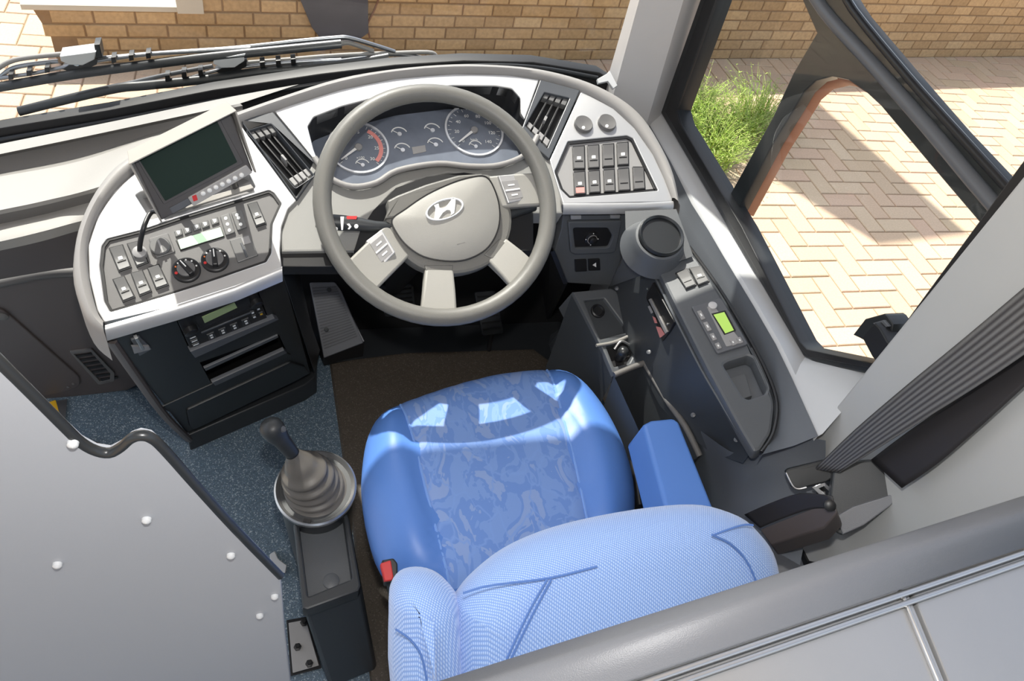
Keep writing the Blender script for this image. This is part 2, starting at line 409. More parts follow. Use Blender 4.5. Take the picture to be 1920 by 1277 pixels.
def box(name, a, b, m, parent=None, bevel=.002, seg=2):
    x0, y0, z0 = a; x1, y1, z1 = b
    V = [(x0, y0, z0), (x1, y0, z0), (x1, y1, z0), (x0, y1, z0), (x0, y0, z1), (x1, y0, z1), (x1, y1, z1), (x0, y1, z1)]
    return mk(name, V, [(3, 2, 1, 0), (4, 5, 6, 7), (0, 1, 5, 4), (1, 2, 6, 5), (2, 3, 7, 6), (3, 0, 4, 7)], m, parent, 40, bevel, seg)
def hexa(name, top, bot, m, parent=None, bevel=.002, seg=2):
    """prism between two point loops of equal length"""
    n = len(top); V = list(top)+list(bot)
    F = [tuple(range(n)), tuple(range(2*n-1, n-1, -1))]+[(i, n+i, n+(i+1) % n, (i+1) % n) for i in range(n)]
    return mk(name, V, F, m, parent, 40, bevel, seg)
def text(name, s, fr, c, size, h, m, parent=None, rot=0, depth=.0003):
    cu = bpy.data.curves.new(name, 'FONT'); cu.body = s; cu.size = size; cu.extrude = depth; cu.align_x = 'CENTER'; cu.align_y = 'CENTER'; cu.resolution_u = 3
    o = bpy.data.objects.new(name, cu); me = bpy.data.meshes.new_from_object(o)
    V = []
    for v in me.vertices:
        x, y = v.co.x*math.cos(rot)-v.co.y*math.sin(rot), v.co.x*math.sin(rot)+v.co.y*math.cos(rot)
        V.append(fr.w(c[0]+x, c[1]+y, h+v.co.z))
    F = [tuple(p.vertices) for p in me.polygons]
    bpy.data.objects.remove(o); bpy.data.curves.remove(cu); bpy.data.meshes.remove(me)
    return mk(name, V, F, m, parent, 0)
def qp(q, s, t):
    (x0, y0), (x1, y1), (x2, y2), (x3, y3) = q
    return ((x0*(1-s)+x1*s)*(1-t)+(x3*(1-s)+x2*s)*t, (y0*(1-s)+y1*s)*(1-t)+(y3*(1-s)+y2*s)*t)
def sq(q, s0, t0, s1, t1): return [qp(q, s0, t0), qp(q, s1, t0), qp(q, s1, t1), qp(q, s0, t1)]
def circ(cx, cy, r, n=24, sy=1): return [(cx+r*math.cos(2*math.pi*k/n), cy+r*sy*math.sin(2*math.pi*k/n)) for k in range(n)]
# ================================================================== the fascia frame
FA = Fr((0, 1.0, .805), (0, -.4, 1))
dash = thing('dashboard', 'curved silver and grey driver dashboard with gauges, vents and switch panels', 'dashboard', (.3, 1.2, 0))
S_ = [(195, 604), (182, 582), (167, 520), (165, 460), (183, 405), (215, 357), (262, 315), (350, 268), (455, 229), (540, 198), (640, 167), (740, 147), (850, 138), (950, 140), (1020, 150), (1090, 171), (1150, 203), (1190, 240), (1225, 290), (1246, 335), (1260, 372)]
O_ = [(198, 634), (162, 600), (137, 530), (139, 460), (155, 402), (186, 345), (232, 298), (330, 252), (440, 211), (530, 180), (635, 147), (740, 130), (850, 121), (955, 124), (1030, 134), (1105, 155), (1165, 185), (1208, 222), (1243, 280), (1264, 330), (1276, 395)]
cluster_hole = [(577, 237), (588, 219), (640, 199), (750, 171), (850, 160), (930, 161), (960, 166), (976, 184), (974, 215), (1012, 250), (985, 292), (935, 312), (880, 314), (820, 309), (745, 322), (705, 345), (660, 352), (618, 335), (592, 300)]
silver_l = S_[:8]+[(449, 231), (556, 376), (540, 392), (528, 425), (525, 470), (529, 505), (440, 538), (330, 573)]
silver_c = [(514, 208)]+S_[9:14]+[(1011, 149), (984, 224), (977, 212), (976, 184), (960, 166), (930, 161), (850, 160), (750, 171), (640, 199), (588, 219), (577, 237), (588, 280), (600, 311)]
silver_r = [(1090, 171)]+S_[16:]+[(1261, 378), (1056, 382), (1050, 362), (1040, 330), (1031, 300)]
lp = [(191, 461), (201, 447), (264, 431), (345, 404), (504, 356), (514, 362), (528, 382), (511, 420), (508, 475), (499, 491), (380, 532), (318, 552), (207, 585), (196, 565), (187, 498)]
rp = [(1065, 265), (1176, 254), (1187, 259), (1234, 357), (1068, 371), (1052, 355), (1040, 322)]
vl = [(450, 224), (512, 209), (599, 313), (556, 374)]
vr = [(1013, 149), (1088, 169), (1030, 298), (975, 250)]
tray = [(254, 366), (262, 360), (440, 318), (468, 328), (479, 350), (470, 360), (310, 403), (283, 412)]
plate('fascia', FA, silver_l, -.03, 0, 'silver', dash, holes=[lp, tray], bevel=.002, hr=.003, rnd=.003)
plate('fascia', FA, silver_c, -.03, 0, 'silver', dash, bevel=.002, rnd=.004)
plate('fascia', FA, silver_r, -.03, 0, 'silver', dash, holes=[rp], bevel=.002, hr=.003, rnd=.003)
# the silver edge rolling down towards the driver
def roll(pts, drop, back, m, name, n=8):
    rows = [[] for _ in range(n+1)]
    for x, y in pts:
        p = FA.at(x, y, 0)
        for k in range(n+1):
            a = math.pi/2*k/n; rows[k].append(p+Vector((0, -back*math.sin(a), -drop*(1-math.cos(a)))))
    loft(name, rows, m, dash, 60)
roll([(197, 610), (330, 572), (440, 537), (529, 500)], .026, .013, 'silver', 'fascia_edge')
roll([(1055, 381), (1120, 381), (1200, 380), (1262, 377)], .020, .014, 'silver', 'fascia_edge')
# outer rim band
rows = []
S3 = [FA.at(x, y, .0) for x, y in S_]; O3 = [FA.at(x, y, .0) for x, y in O_]
rows.append([v-Vector((0, 0, .03)) for v in S3]); rows.append([v+FA.n*.002 for v in S3])
for t, h in ((.12, .008), (.4, .012), (.75, .008), (1, -.006)): rows.append([a.lerp(b, t)+FA.n*h for a, b in zip(S3, O3)])
rows.append([v-Vector((0, 0, .06)) for v in O3])
rows = [list(r) for r in rows]
rows = [spline(r, 4, False) for r in rows]
loft('fascia_surround', rows, 'rim', dash, 50)
# binnacle: grey lower housing around the column
binn = [(590, 296), (618, 335), (660, 352), (705, 345), (745, 322), (820, 309), (880, 314), (935, 312), (985, 292), (1005, 265), (1033, 300), (1045, 340), (1052, 372), (1055, 400), (1000, 400), (960, 350), (900, 328), (840, 324), (780, 338), (735, 362), (700, 400), (680, 440), (664, 470), (528, 472), (525, 440), (540, 390), (565, 352)]
plate('binnacle', FA, binn, -.05, -.006, 'bind', dash, bevel=.004)
plate('column_opening', FA, [(664, 470), (676, 430), (700, 394), (742, 352), (800, 331), (870, 323), (915, 330), (960, 352), (1000, 400), (1000, 470)], -.03, -.004, 'blackm', dash, bevel=.001)
lip = [(590, 296), (618, 333), (660, 350), (705, 343), (745, 320), (820, 307), (880, 312), (935, 310), (985, 290), (1008, 255)]
tube('binnacle_lip', [FA.at(x, y, .004) for x, y in lip], .0065, 'rim', dash, 10)
# under-edge of the binnacle and black column opening
plate('binnacle_edge', FA, [(526, 472), (664, 470), (650, 500), (528, 500)], -.05, -.015, 'black', dash, bevel=.002)
# cluster recess
CL = Fr(FA.o-FA.n*.085, FA.n)
rec = []
ch3 = [FA.px(x, y, 0) for x, y in cluster_hole]; ch3 = rounded(ccw(ch3), .008)
loft('cluster_recess', [[FA.w(u, v, -.003) for u, v in ch3], [FA.w(u, v, -.10) for u, v in ch3]], 'black', dash, 40, closed=True)
ic = plate('instrument_cluster', CL, [(582, 205), (640, 180), (760, 150), (930, 140), (990, 170), (1010, 250), (985, 300), (935, 330), (880, 335), (800, 325), (745, 340), (700, 362), (640, 365), (600, 340), (580, 290)], -.006, 0, 'gface', dash, bevel=.001)
def gauge(cx, cy, rpx, big=True):
    c = CL.px(cx, cy); r = abs(CL.px(cx+rpx, cy)[0]-c[0]); return c, r
c1, r1 = gauge(672, 277, 55); c2, r2 = gauge(889, 245, 52)
for c, r, red in ((c1, r1, True), (c2, r2, False)):
    ringm('gauge_ring', CL, c, r*.965, r*1.03, 0, .004, 'gring', ic)
    for k in range(49):
        a = math.radians(225-k*270/48); L = .06 if k % 4 else .12; w = .0004
        d = Vector((math.cos(a), math.sin(a))); e = Vector((-d.y, d.x))*w
        p0 = Vector(c)+d*r*(.92-L); p1 = Vector(c)+d*r*.92
        if k % 2 == 0: plate('tick', CL, [p0-e, p0+e, p1+e, p1-e], 0, .0008, 'white', ic, px=False, bevel=0)
    if red: ringm('red_band', CL, c, r*.70, r*.84, 0, .001, 'pink', ic, -42, 62, 24); nums = ['0', '5', '10', '15', '20', '25', '30']
    else: nums = ['0', '20', '40', '60', '80', '100', '120', '140']
    for i, s in enumerate(nums):
        a = math.radians(225-i*270/(len(nums)-1)); rr = r*.62
        text('numeral', s, CL, (c[0]+math.cos(a)*rr, c[1]+math.sin(a)*rr), r*.17, .0006, 'white', ic)
    nd = plate('needle', CL, [Vector(c)+Vector((math.cos(math.radians(a)), math.sin(math.radians(a))))*q*r for a, q in ((219, .8), (222, .8), (300, .05), (140, .05))], .003, .0045, 'white', ic, px=False, bevel=0)
    lathe('needle_hub', CL, c, [(r*.13, 0), (r*.13, .005), (r*.10, .007), (0, .007)], 'panelr', nd)
def minig(cx, cy, s=12, par=None):
    c = CL.px(cx, cy); r = abs(CL.px(cx+s, cy)[0]-c[0])
    ringm('small_gauge_arc', CL, c, r*.88, r*1.0, 0, .001, 'white', par or ic, 25, 165, 20)
    a = math.radians(150); d = Vector((math.cos(a), math.sin(a))); e = Vector((-d.y, d.x))*.0007
    plate('small_needle', CL, [Vector(c)-e, Vector(c)+e, Vector(c)+d*r*1.0+e, Vector(c)+d*r*1.0-e], .001, .0022, 'white', par or ic, px=False, bevel=0)
    lathe('small_hub', CL, c, [(r*.25, 0), (r*.25, .003), (0, .003)], 'gring', par or ic, 20)
for q in [(749, 252, 16), (755, 282, 16), (811, 245, 16), (817, 272, 16), (680, 310, 14), (892, 275, 13)]: minig(*q)
plate('trip_display', CL, [(772, 276), (797, 272), (799, 284), (775, 289)], 0, .001, 'mstrip', ic, bevel=0)
text('numeral', 'km/h', CL, CL.px(889, 262), r2*.13, .0006, 'white', ic)
text('numeral', 'x100', CL, CL.px(676, 296), r2*.13, .0006, 'white', ic)
# vents
def vent(q, slot, n=3):
    f = plate('air_vent', FA, q, -.03, .003, 'vent', dash, holes=[slot], bevel=.002, rnd=.003, hr=.003)
    plate('vent_well', FA, [qp(slot, s, t) for s, t in ((-.03, -.03), (1.03, -.03), (1.03, 1.03), (-.03, 1.03))], -.05, -.02, 'blackm', f)
    for k in range(n):
        s = (k+1)/(n+1); plate('vent_slat', FA, sq(slot, s-.035, .02, s+.035, .98), -.022, -.008, 'black', f, bevel=.001)
    for k in range(4):
        for t0, t1, mm in ((.03, .15, 'key'), (.85, .97, 'panelr')):
            s = k/4; plate('vent_tab', FA, sq(slot, s+.03, t0, s+.22, t1), -.018, -.003, mm, f, bevel=.001)
    plate('vent_lever', FA, sq(slot, .45, .5, .55, .6), -.02, .004, 'panelr', f, bevel=.001)
vent(vl, [(463, 246), (508, 232), (588, 329), (554, 352)])
vent(vr, [(1021, 173), (1068, 184), (1026, 278), (985, 236)])
# switch panels
plp = plate('switch_panel', FA, lp, -.03, -.006, 'panel', dash, bevel=.001)
prp = plate('switch_panel', FA, rp, -.03, -.006, 'panelr', dash, bevel=.001)
for P in (lp, rp):
    go = rounded(ccw([FA.px(x, y, 0) for x, y in P]), .003); gi = inset(go, .0045 if P is lp else .006)
    plate('panel_gasket', FA, go, -.012, -.0022, 'black', dash, holes=[gi], bevel=0, px=False)
def rocker(q, par, fr=FA, h=-.006, icon=True, red=False, m='key', lit=None, kids=True):
    b = plate('rocker_switch', fr, q, h, h+.003, 'black', par, bevel=.0008, rnd=.0015)
    i = sq(q, .08, .04, .92, .93)
    hs = [(0, .009), (.42, .0055), (.58, .0055), (1, .008)]
    V, F = [], []
    for t, hh in hs:
        for s in (0, 1): V.append(fr.at(*qp(i, s, t), h+hh))
    for t, hh in hs:
        for s in (0, 1): V.append(fr.at(*qp(i, s, t), h+hh)-fr.n*(hh-.001))
    F = [(0, 1, 3, 2), (2, 3, 5, 4), (4, 5, 7, 6), (0, 2, 10, 8), (2, 4, 12, 10), (4, 6, 14, 12), (1, 9, 11, 3), (3, 11, 13, 5), (5, 13, 15, 7), (0, 8, 9, 1), (6, 7, 15, 14)]
    k = mk('switch_key', V, F, m, b, 20, .0006, 1)
    if red: plate('red_mark', fr, sq(i, .1, .72, .9, .97), h+.007, h+.0092, 'pink', b, bevel=0)
    if icon: plate('switch_icon', fr, sq(i, .32, .46, .68, .60), h+.005, h+.0066, 'white', b, bevel=0, rnd=.001)
    plate('switch_line', fr, sq(i, .12, .66, .88, .685), h+.006, h+.0076, 'black', b, bevel=0)
    return b
for q in ([(203, 464), (230, 457), (247, 501), (222, 510)], [(210, 523), (233, 516), (254, 557), (230, 567)], [(244, 511), (267, 505), (285, 546), (261, 556)], [(275, 501), (298, 494), (317, 534), (292, 543)], [(463, 382), (482, 377), (500, 419), (480, 426)]): rocker(q, plp)
bb = rocker([(237, 456), (261, 450), (279, 492), (256, 501)], plp, icon=False)
lathe('socket_collar', FA, FA.px(262, 473, .004), [(.012, -.004), (.012, .007), (.008, .009), (0, .009)], 'panelr', bb, 24)
kb = plate('round_cover', FA, [(278, 447), (315, 436), (329, 472), (292, 484)], -.006, -.003, 'panel', plp, rnd=.004)
lathe('cover_disc', FA, FA.px(300, 461), [(.018, -.004), (.018, .001), (.016, .003), (0, .003)], 'key', kb, 30)
plate('cover_slot', FA, [(294, 450), (298, 449), (308, 472), (304, 474)], .002, .005, 'panelr', kb, bevel=.0005)
dp = plate('heater_display', FA, [(329, 450), (413, 424), (421, 443), (338, 470)], -.006, -.0035, 'black', plp)
plate('lcd', FA, [(333, 450), (413, 426), (419, 442), (339, 467)], -.004, -.0025, 'lcd', dp, bevel=0)
for x, y in ((334, 436), (351, 431), (368, 425), (384, 420), (402, 414)):
    k = plate('small_button', FA, [(x-8, y-3), (x+6, y-8), (x+9, y+3), (x-5, y+8)], -.006, -.002, 'key', plp, rnd=.001)
    plate('button_icon', FA, [(x-4, y-3), (x+3, y-4), (x+4, y+1), (x, y+4)], -.002, -.0015, 'white', k, bevel=0)
for q, ic_ in (([(412, 405), (430, 399), (441, 435), (423, 441)], ((.5, .2), (.5, .5), (.5, .82))), ([(433, 399), (453, 393), (463, 425), (445, 432)], ((.45, .2), (.5, .38), (.5, .75)))):
    k = plate('button_block', FA, q, -.006, 0, 'key', plp, rnd=.003)
    for s, t in ic_:
        x, y = qp(q, s, t); plate('button_icon', FA, circ(x, y, 3.2, 10), 0, .0008, 'white', k, bevel=0)
gk = plate('flap_switch', FA, [(430, 450), (468, 439), (484, 478), (446, 492)], -.006, -.002, 'key', plp, rnd=.002)
plate('flap_slot', FA, [(450, 455), (454, 454), (465, 480), (461, 482)], -.002, .001, 'frame', gk, rnd=.001)
plate('flap_mark', FA, [(452, 446), (466, 442), (471, 455), (457, 459)], -.002, -.001, 'panelr', gk, bevel=0)
def knob(x, y, ang):
    c = FA.px(x, y, .01); fr = FA
    b = lathe('rotary_knob', fr, c, [(.0245, -.006), (.0245, 0), (.022, .002), (.0215, .002), (0, .002)], 'black', plp, 40)
    for k, a in enumerate((205, 165, 140, 115, 92, 60, 20)):
        p = (c[0]+.0185*math.cos(math.radians(a)), c[1]+.0185*math.sin(math.radians(a)))
        mm = 'red' if k == 0 else ('orange' if k == 1 else 'white')
        plate('dial_mark', fr, circ(p[0], p[1], .0028 if k == 0 else .0016, 10), .002, .003, mm, b, px=False, bevel=0)
    d = Vector((math.cos(ang), math.sin(ang))); e = Vector((-d.y, d.x)); C0 = Vector(c)
    g = plate('knob_grip', fr, [C0-d*.018-e*.005, C0+d*.016-e*.004, C0+d*.018, C0+d*.016+e*.004, C0-d*.018+e*.005], .002, .016, 'black', b, px=False, bevel=.002, rnd=.003)
    lathe('knob_disc', fr, c, [(.0155, .002), (.0155, .006), (.014, .007), (0, .007)], 'panel', b, 30)
    plate('grip_line', fr, [C0-d*.002-e*.001, C0+d*.014-e*.001, C0+d*.014+e*.001, C0-d*.002+e*.001], .016, .0166, 'white', g, px=False, bevel=0)
knob(348, 501, math.radians(128)); knob(402, 482, math.radians(95))
for i, q in enumerate(([(1073, 274), (1097, 272), (1098, 318), (1075, 318)], [(1101, 272), (1124, 270), (1125, 316), (1103, 317)], [(1129, 270), (1152, 268), (1153, 313), (1130, 314)], [(1156, 267), (1179, 265), (1180, 310), (1158, 311)],
          [(1075, 322), (1098, 320), (1100, 365), (1077, 366)], [(1103, 320), (1125, 318), (1127, 362), (1105, 363)], [(1131, 318), (1153, 316), (1155, 360), (1133, 361)], [(1158, 316), (1180, 314), (1183, 358), (1160, 359)], [(1186, 312), (1208, 312), (1211, 355), (1188, 357)])):
    rocker(q, prp, icon=i not in (2, 7, 8), red=i == 4, m='panel')
for x, y in ((1094, 233), (1138, 230)):
    k = lathe('round_button', FA, FA.px(x, y, .004), [(.0225, -.001), (.0225, .006), (.0205, .009), (.012, .0075), (.0, .007)], 'panel', dash, 36)
    plate('button_icon', FA, circ(x, y+6, 3, 10), .0078, .009, 'white', k, bevel=0)
# recess tray floor beneath the monitor
plate('tray_floor', FA, [(x+(x-366)*.03, y+(y-362)*.03) for x, y in tray], -.032, -.024, 'panelr', dash, bevel=0)
# ------------------------------------------------------------------ lower right dash face with mirror joystick
a, b, c = Z(1058, 404, .86), Z(1170, 400, .86), Z(1064, 530, .67)
LR = Fr.three(a, b, c)
plate('lower_face', LR, [(1056, 396), (1178, 392), (1172, 470), (1145, 536), (1064, 531), (1040, 470), (1052, 430)], -.03, 0, 'cons', dash, bevel=.003, rnd=.004)
jb = plate('joystick_bezel', LR, [(1065, 416), (1167, 414), (1155, 471), (1148, 475), (1078, 478), (1070, 474)], 0, .008, 'cons', dash, holes=[[(1075, 428), (1140, 428), (1149, 444), (1141, 464), (1079, 466)]], bevel=.003, rnd=.006, hr=.006)
plate('joystick_well', LR, [(1073, 426), (1143, 426), (1151, 444), (1143, 467), (1077, 469)], -.002, .002, 'black', jb, bevel=0)
jc = LR.px(1111, 450, .01)
lathe('mirror_joystick', LR, jc, [(.018, .002), (.017, .006), (.011, .008), (.009, .016), (.006, .018), (0, .018)], 'black', jb, 30)
ringm('joystick_ring', LR, jc, .010, .012, .008, .0095, 'panelr', jb)
for a_ in range(4):
    t = math.radians(a_*90); plate('joystick_mark', LR, circ(jc[0]+.0155*math.cos(t), jc[1]+.0155*math.sin(t), .0012, 8), .006, .0078, 'white', jb, px=False, bevel=0)
hb = plate('hinge_bar', LR, [(1070, 405), (1164, 404), (1163, 411), (1071, 413)], 0, .008, 'cons', dash, bevel=.001)
for q in ([(1071, 405), (1090, 405), (1090, 411), (1071, 412)], [(1145, 404), (1163, 404), (1162, 410), (1145, 410)]): plate('hinge_clip', LR, q, .006, .011, 'silver', hb, bevel=.001)
for q, ic_ in (([(1078, 488), (1100, 487), (1101, 509), (1079, 510)], 0), ([(1103, 487), (1125, 486), (1126, 507), (1104, 508)], 1)):
    k = plate('small_button', LR, q, 0, .004, 'black', dash, bevel=.001, rnd=.002)
    if ic_: plate('button_icon', LR, [qp(q, .35, .5), qp(q, .65, .3), qp(q, .65, .7)], .004, .0045, 'white', k, bevel=0)
# ================================================================== passenger-side dash, left
pd = thing('passenger_dash', 'grey and taupe dash fairing running left from the driver position', 'dashboard', (-.6, 1.4, 0))
def prow(pts, z): return spline([Z(x, y, z+dz) for x, y, dz in pts], 8, False)
R = [
 prow([(-90, 292, 0), (0, 270, 0), (200, 230, .008), (430, 182, .03), (560, 158, .04)], .895),
 prow([(-90, 309, 0), (0, 289, 0), (150, 258, .006), (300, 226, .018), (450, 194, .03)], .895),
 prow([(-90, 314, 0), (0, 294, 0), (150, 263, .006), (306, 230, .018), (455, 198, .045)], .880),
 prow([(-90, 345, 0), (0, 325, 0), (150, 296, .006), (300, 246, .025), (455, 204, .055)], .862),
 prow([(-90, 350, 0), (0, 331, 0), (150, 302, .006), (304, 250, .018), (455, 208, .04)], .872),
 prow([(-90, 412, 0), (0, 394, 0), (90, 375, .004), (200, 346, .012), (460, 260, .0)], .868),
 prow([(-90, 420, 0), (0, 402, 0), (90, 383, .004), (195, 356, .012), (300, 330, .0)], .860),
 prow([(-90, 437, 0), (0, 420, 0), (90, 400, .004), (190, 374, .012), (290, 350, .0)], .838),
 prow([(-90, 445, 0), (0, 428, 0), (90, 408, .004), (170, 388, .008), (260, 370, .0)], .840),
 prow([(-90, 470, 0), (0, 453, 0), (80, 434, .004), (150, 415, .008), (240, 395, .0)], .832),
 prow([(-90, 487, 0), (0, 470, 0), (80, 452, .004), (150, 432, .008), (240, 410, .0)], .810),
 prow([(-90, 508, 0), (0, 492, 0), (80, 474, .004), (150, 458, .008), (240, 440, .0)], .770),
 prow([(-90, 540, 0), (0, 524, 0), (80, 510, .004), (150, 500, .008), (240, 490, .0)], .700),
]
def merge(nm, i0, i1, m): loft(nm, R[i0:i1+1], m, pd, 50)
merge('windscreen_ledge', 0, 1, 'dashgrey'); merge('recess', 1, 3, 'dashdark'); merge('recess_lip', 3, 4, 'dashgrey')  # recess: darker grey, mostly the trough's shade put into the colour
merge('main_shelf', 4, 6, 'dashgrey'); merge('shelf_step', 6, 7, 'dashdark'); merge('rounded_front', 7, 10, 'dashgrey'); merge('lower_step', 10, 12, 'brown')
PF = Fr.three(Yp(0, 540, 1.42), Yp(140, 520, 1.42), Yp(110, 745, 1.50))
plate('front_panel', PF, [(-90, 560), (0, 532), (70, 517), (150, 505), (260, 620), (300, 700), (240, 732), (110, 748), (-90, 780)], -.04, 0, 'brown', pd, bevel=.004)
tube('panel_ledge', [PF.at(x, y, .006) for x, y in ((-90, 552), (0, 530), (80, 514), (140, 510))], .011, 'dashdark', pd)
pdoor = plate('access_door', PF, [(-90, 590), (0, 577), (28, 600), (90, 655), (150, 708), (150, 725), (110, 738), (-90, 770)], 0, .006, 'brown', pd, bevel=.003, rnd=.02)
lathe('door_latch', PF, PF.px(4, 588), [(.014, .004), (.014, .01), (.011, .012), (0, .012)], 'dashdark', pdoor, 24)
for x, y in ((128, 722), (138, 716)): lathe('door_screw', PF, PF.px(x, y), [(.004, .004), (.004, .008), (0, .009)], 'dashdark', pdoor, 12)
gr = plate('vent_grille', PF, [(130, 660), (172, 655), (215, 700), (214, 715), (185, 722)], 0, .005, 'dashdark', pd, holes=[[(138, 664), (170, 660), (207, 701), (206, 712), (188, 716)]], bevel=.001, rnd=.004)
for k in range(7):
    t = k/6; x, y = 140+48*t, 668+44*t; plate('grille_bar', PF, [(x, y), (x+32, y-5), (x+33, y-2), (x+2, y+3)], 0, .004, 'black', gr, bevel=.0005)
# ================================================================== radio cabinet under the left wing
CF = Fr.three(Z(205, 640, .755), Z(532, 518, .775), Z(350, 815, .06))
cab = thing('radio_cabinet', 'charcoal cabinet with open slots below the left end of the dashboard', 'cabinet', (-.1, 1.4, 0))
def back(P, d=.22): return [p+Vector((-.05, d, 0)) for p in P]
front = [CF.at(x, y) for x, y in ((205, 630), (530, 512), (582, 700), (350, 812))]
bk = [front[0]+Vector((-.02, .3, 0)), front[1]+Vector((.0, .3, 0)), front[2]+Vector((.02, .12, 0)), front[3]+Vector((-.01, .12, 0))]
mk('body', front+bk, [(7, 6, 5, 4), (0, 1, 5, 4), (1, 2, 6, 5), (3, 0, 4, 7), (2, 3, 7, 6)], 'cab', cab, 30, 0)
slots = [[(375, 680), (523, 627), (538, 660), (398, 722)]]
plate('front_panel', CF, [(205, 630), (530, 512), (582, 700), (350, 812)], -.01, .002, 'cab', cab, holes=slots+[[(331, 601), (481, 539), (504, 599), (357, 660)]], bevel=.001)
for q in slots: plate('slot_back', CF, [qp(q, s, t) for s, t in ((-.05, -.05), (1.05, -.05), (1.05, 1.05), (-.05, 1.05))], -.06, -.04, 'blackm', cab, bevel=0)
plate('shelf_edge', CF, [(357, 660), (515, 597), (523, 600), (366, 672)], 0, .014, 'frame', cab, bevel=.002)
plate('shelf_edge', CF, [(383, 691), (521, 629), (522, 633), (386, 696)], 0, .006, 'frame', cab, bevel=.001)
plate('shelf_edge', CF, [(398, 718), (533, 657), (539, 662), (404, 724)], 0, .010, 'frame', cab, bevel=.002)
plate('drawer_front', CF, [(350, 770), (545, 680), (572, 688), (580, 700), (560, 712), (365, 806), (356, 800)], .002, .008, 'cab', cab, bevel=.002, rnd=.006)
plate('inner_border', CF, [(300, 765), (530, 660), (545, 665), (548, 672), (340, 768), (325, 775)], .002, .005, 'cab', cab, bevel=.001)
# plinth
pt = [Z(348, 806, .075), Z(590, 700, .075), Z(596, 690, .10), Z(345, 795, .10)]
hexa('plinth', [Z(352, 817, .07), Z(572, 722, .07), Z(592, 706, .07), Z(594, 640, .07), Z(330, 700, .07)], [Z(357, 846, 0), Z(572, 752, 0), Z(594, 737, 0), Z(596, 660, 0), Z(335, 740, 0)], 'char', cab, .004)
# right upright of the cabinet and left trim strip
tube('side_trim', [Z(206, 634, .755), Z(262, 715, .53), Z(308, 778, .30), Z(352, 822, .06)], .015, 'brown', cab, 10, sm=3, flat=.6)
hexa('side_upright', [CF.at(528, 508, .004), CF.at(545, 500, -.06), CF.at(600, 655, -.06), CF.at(590, 700, .004)], [CF.at(520, 512, -.1), CF.at(535, 512, -.16), CF.at(575, 655, -.16), CF.at(570, 690, -.1)], 'char', cab, .003)
lt = plate('hook_latch', CF, [(246, 638), (262, 632), (285, 655), (262, 668)], .002, .006, 'frame', cab, bevel=.001, rnd=.002)
plate('latch_bar', CF, [(253, 636), (259, 634), (272, 655), (266, 658)], .006, .014, 'satin', lt, bevel=.001)
plate('latch_base', CF, [(247, 650), (280, 650), (282, 656), (252, 664)], .006, .010, 'panelr', lt, bevel=.001)
# radio (slides out of the cabinet: a thing)
rad = thing('car_radio', 'black car radio with olive display in the dark cabinet slot', 'radio', tuple(CF.at(420, 610, -.03)))
rq = [(333, 602), (480, 541), (502, 598), (358, 657)]
plate('body', CF, rq, -.06, .006, 'black', rad, bevel=.002)
dq = plate('display_frame', CF, sq(rq, .2, .06, .88, .50), .006, .009, 'blackm', rad)
plate('display', CF, [(379, 595), (440, 568), (445, 577), (384, 606)], .0085, .0105, 'lcd3', dq, bevel=0)
for s in (.09, .93): lathe('dial', CF, CF.px(*qp(rq, s, .28)), [(.014, .006), (.013, .016), (.010, .018), (0, .018)], 'black', rad, 24)
for k in range(4):
    q = sq(rq, .04, .5+k*.12, .13, .58+k*.12); b_ = plate('preset_button', CF, q, .006, .009, 'char', rad); plate('button_icon', CF, sq(q, .1, .35, .9, .65), .009, .0095, 'white', b_, bevel=0)
for k in range(4):
    q = sq(rq, .25+k*.15, .76, .34+k*.15, .94); b_ = plate('mode_button', CF, q, .006, .009, 'char', rad); plate('button_icon', CF, sq(q, .3, .2, .7, .4), .009, .0095, 'white', b_, bevel=0); plate('button_icon', CF, sq(q, .3, .6, .7, .8), .009, .0095, 'white', b_, bevel=0)
for k, (s, t) in enumerate(((.86, .66), (.94, .62), (.86, .8), (.95, .8))):
    q = sq(rq, s-.025, t-.05, s+.025, t+.05); b_ = plate('side_button', CF, q, .006, .009, 'char', rad); plate('button_icon', CF, sq(q, .2, .3, .8, .7), .009, .0095, 'yellow' if k == 3 else 'white', b_, bevel=0)
plate('cassette_line', CF, sq(rq, .2, .62, .84, .645), .006, .0085, 'frame', rad, bevel=0)
# ================================================================== monitor
mc = Z(360, 310, 1.02)
MO = Fr(mc, (CAM-mc).normalized()+Vector((.16, -.28, -.22)))
mon = thing('monitor', 'small hooded reversing monitor with dark screen standing on the dashboard left', 'monitor', tuple(FA.at(370, 365, 0)))
fq = [(248, 300), (432, 207), (475, 322), (303, 414)]
plate('housing', MO, fq, -.03, 0, 'monitor', mon, bevel=.003, rnd=.004)
# hood: top and side visor
hp = [(303, 414), (248, 300), (432, 207), (475, 322)]
V = []; F = []
def hp3(x, y, h): return MO.at(x, y, h)
out = [(303, 416), (246, 298), (433, 204), (478, 322)]
hr_ = [.006, .030, .030, .006]
for (x, y), h in zip(out, hr_): V.append(MO.at(x, y, -.03)); 
n0 = [MO.px(x, y, 0) for x, y in out]
cc = Vector((sum(p[0] for p in n0)/4, sum(p[1] for p in n0)/4))
V = []
for i, (u, v) in enumerate(n0):
    d = (Vector((u, v))-cc).normalized(); o2 = (u+d.x*.002, v+d.y*.002); i2 = (u-d.x*.002, v-d.y*.002)
    top = (u+d.x*.006, v+d.y*.006) if hr_[i] > .01 else o2
    V += [MO.w(*o2, -.045), MO.w(top[0], top[1], hr_[i]), MO.w(top[0]-d.x*.004, top[1]-d.y*.004, hr_[i]), MO.w(*i2, -.002)]
for i in range(3):
    for k in range(4): F.append((i*4+k, i*4+(k+1) % 4, i*4+4+(k+1) % 4, i*4+4+k))
F += [(0, 1, 2, 3), (15, 14, 13, 12)]
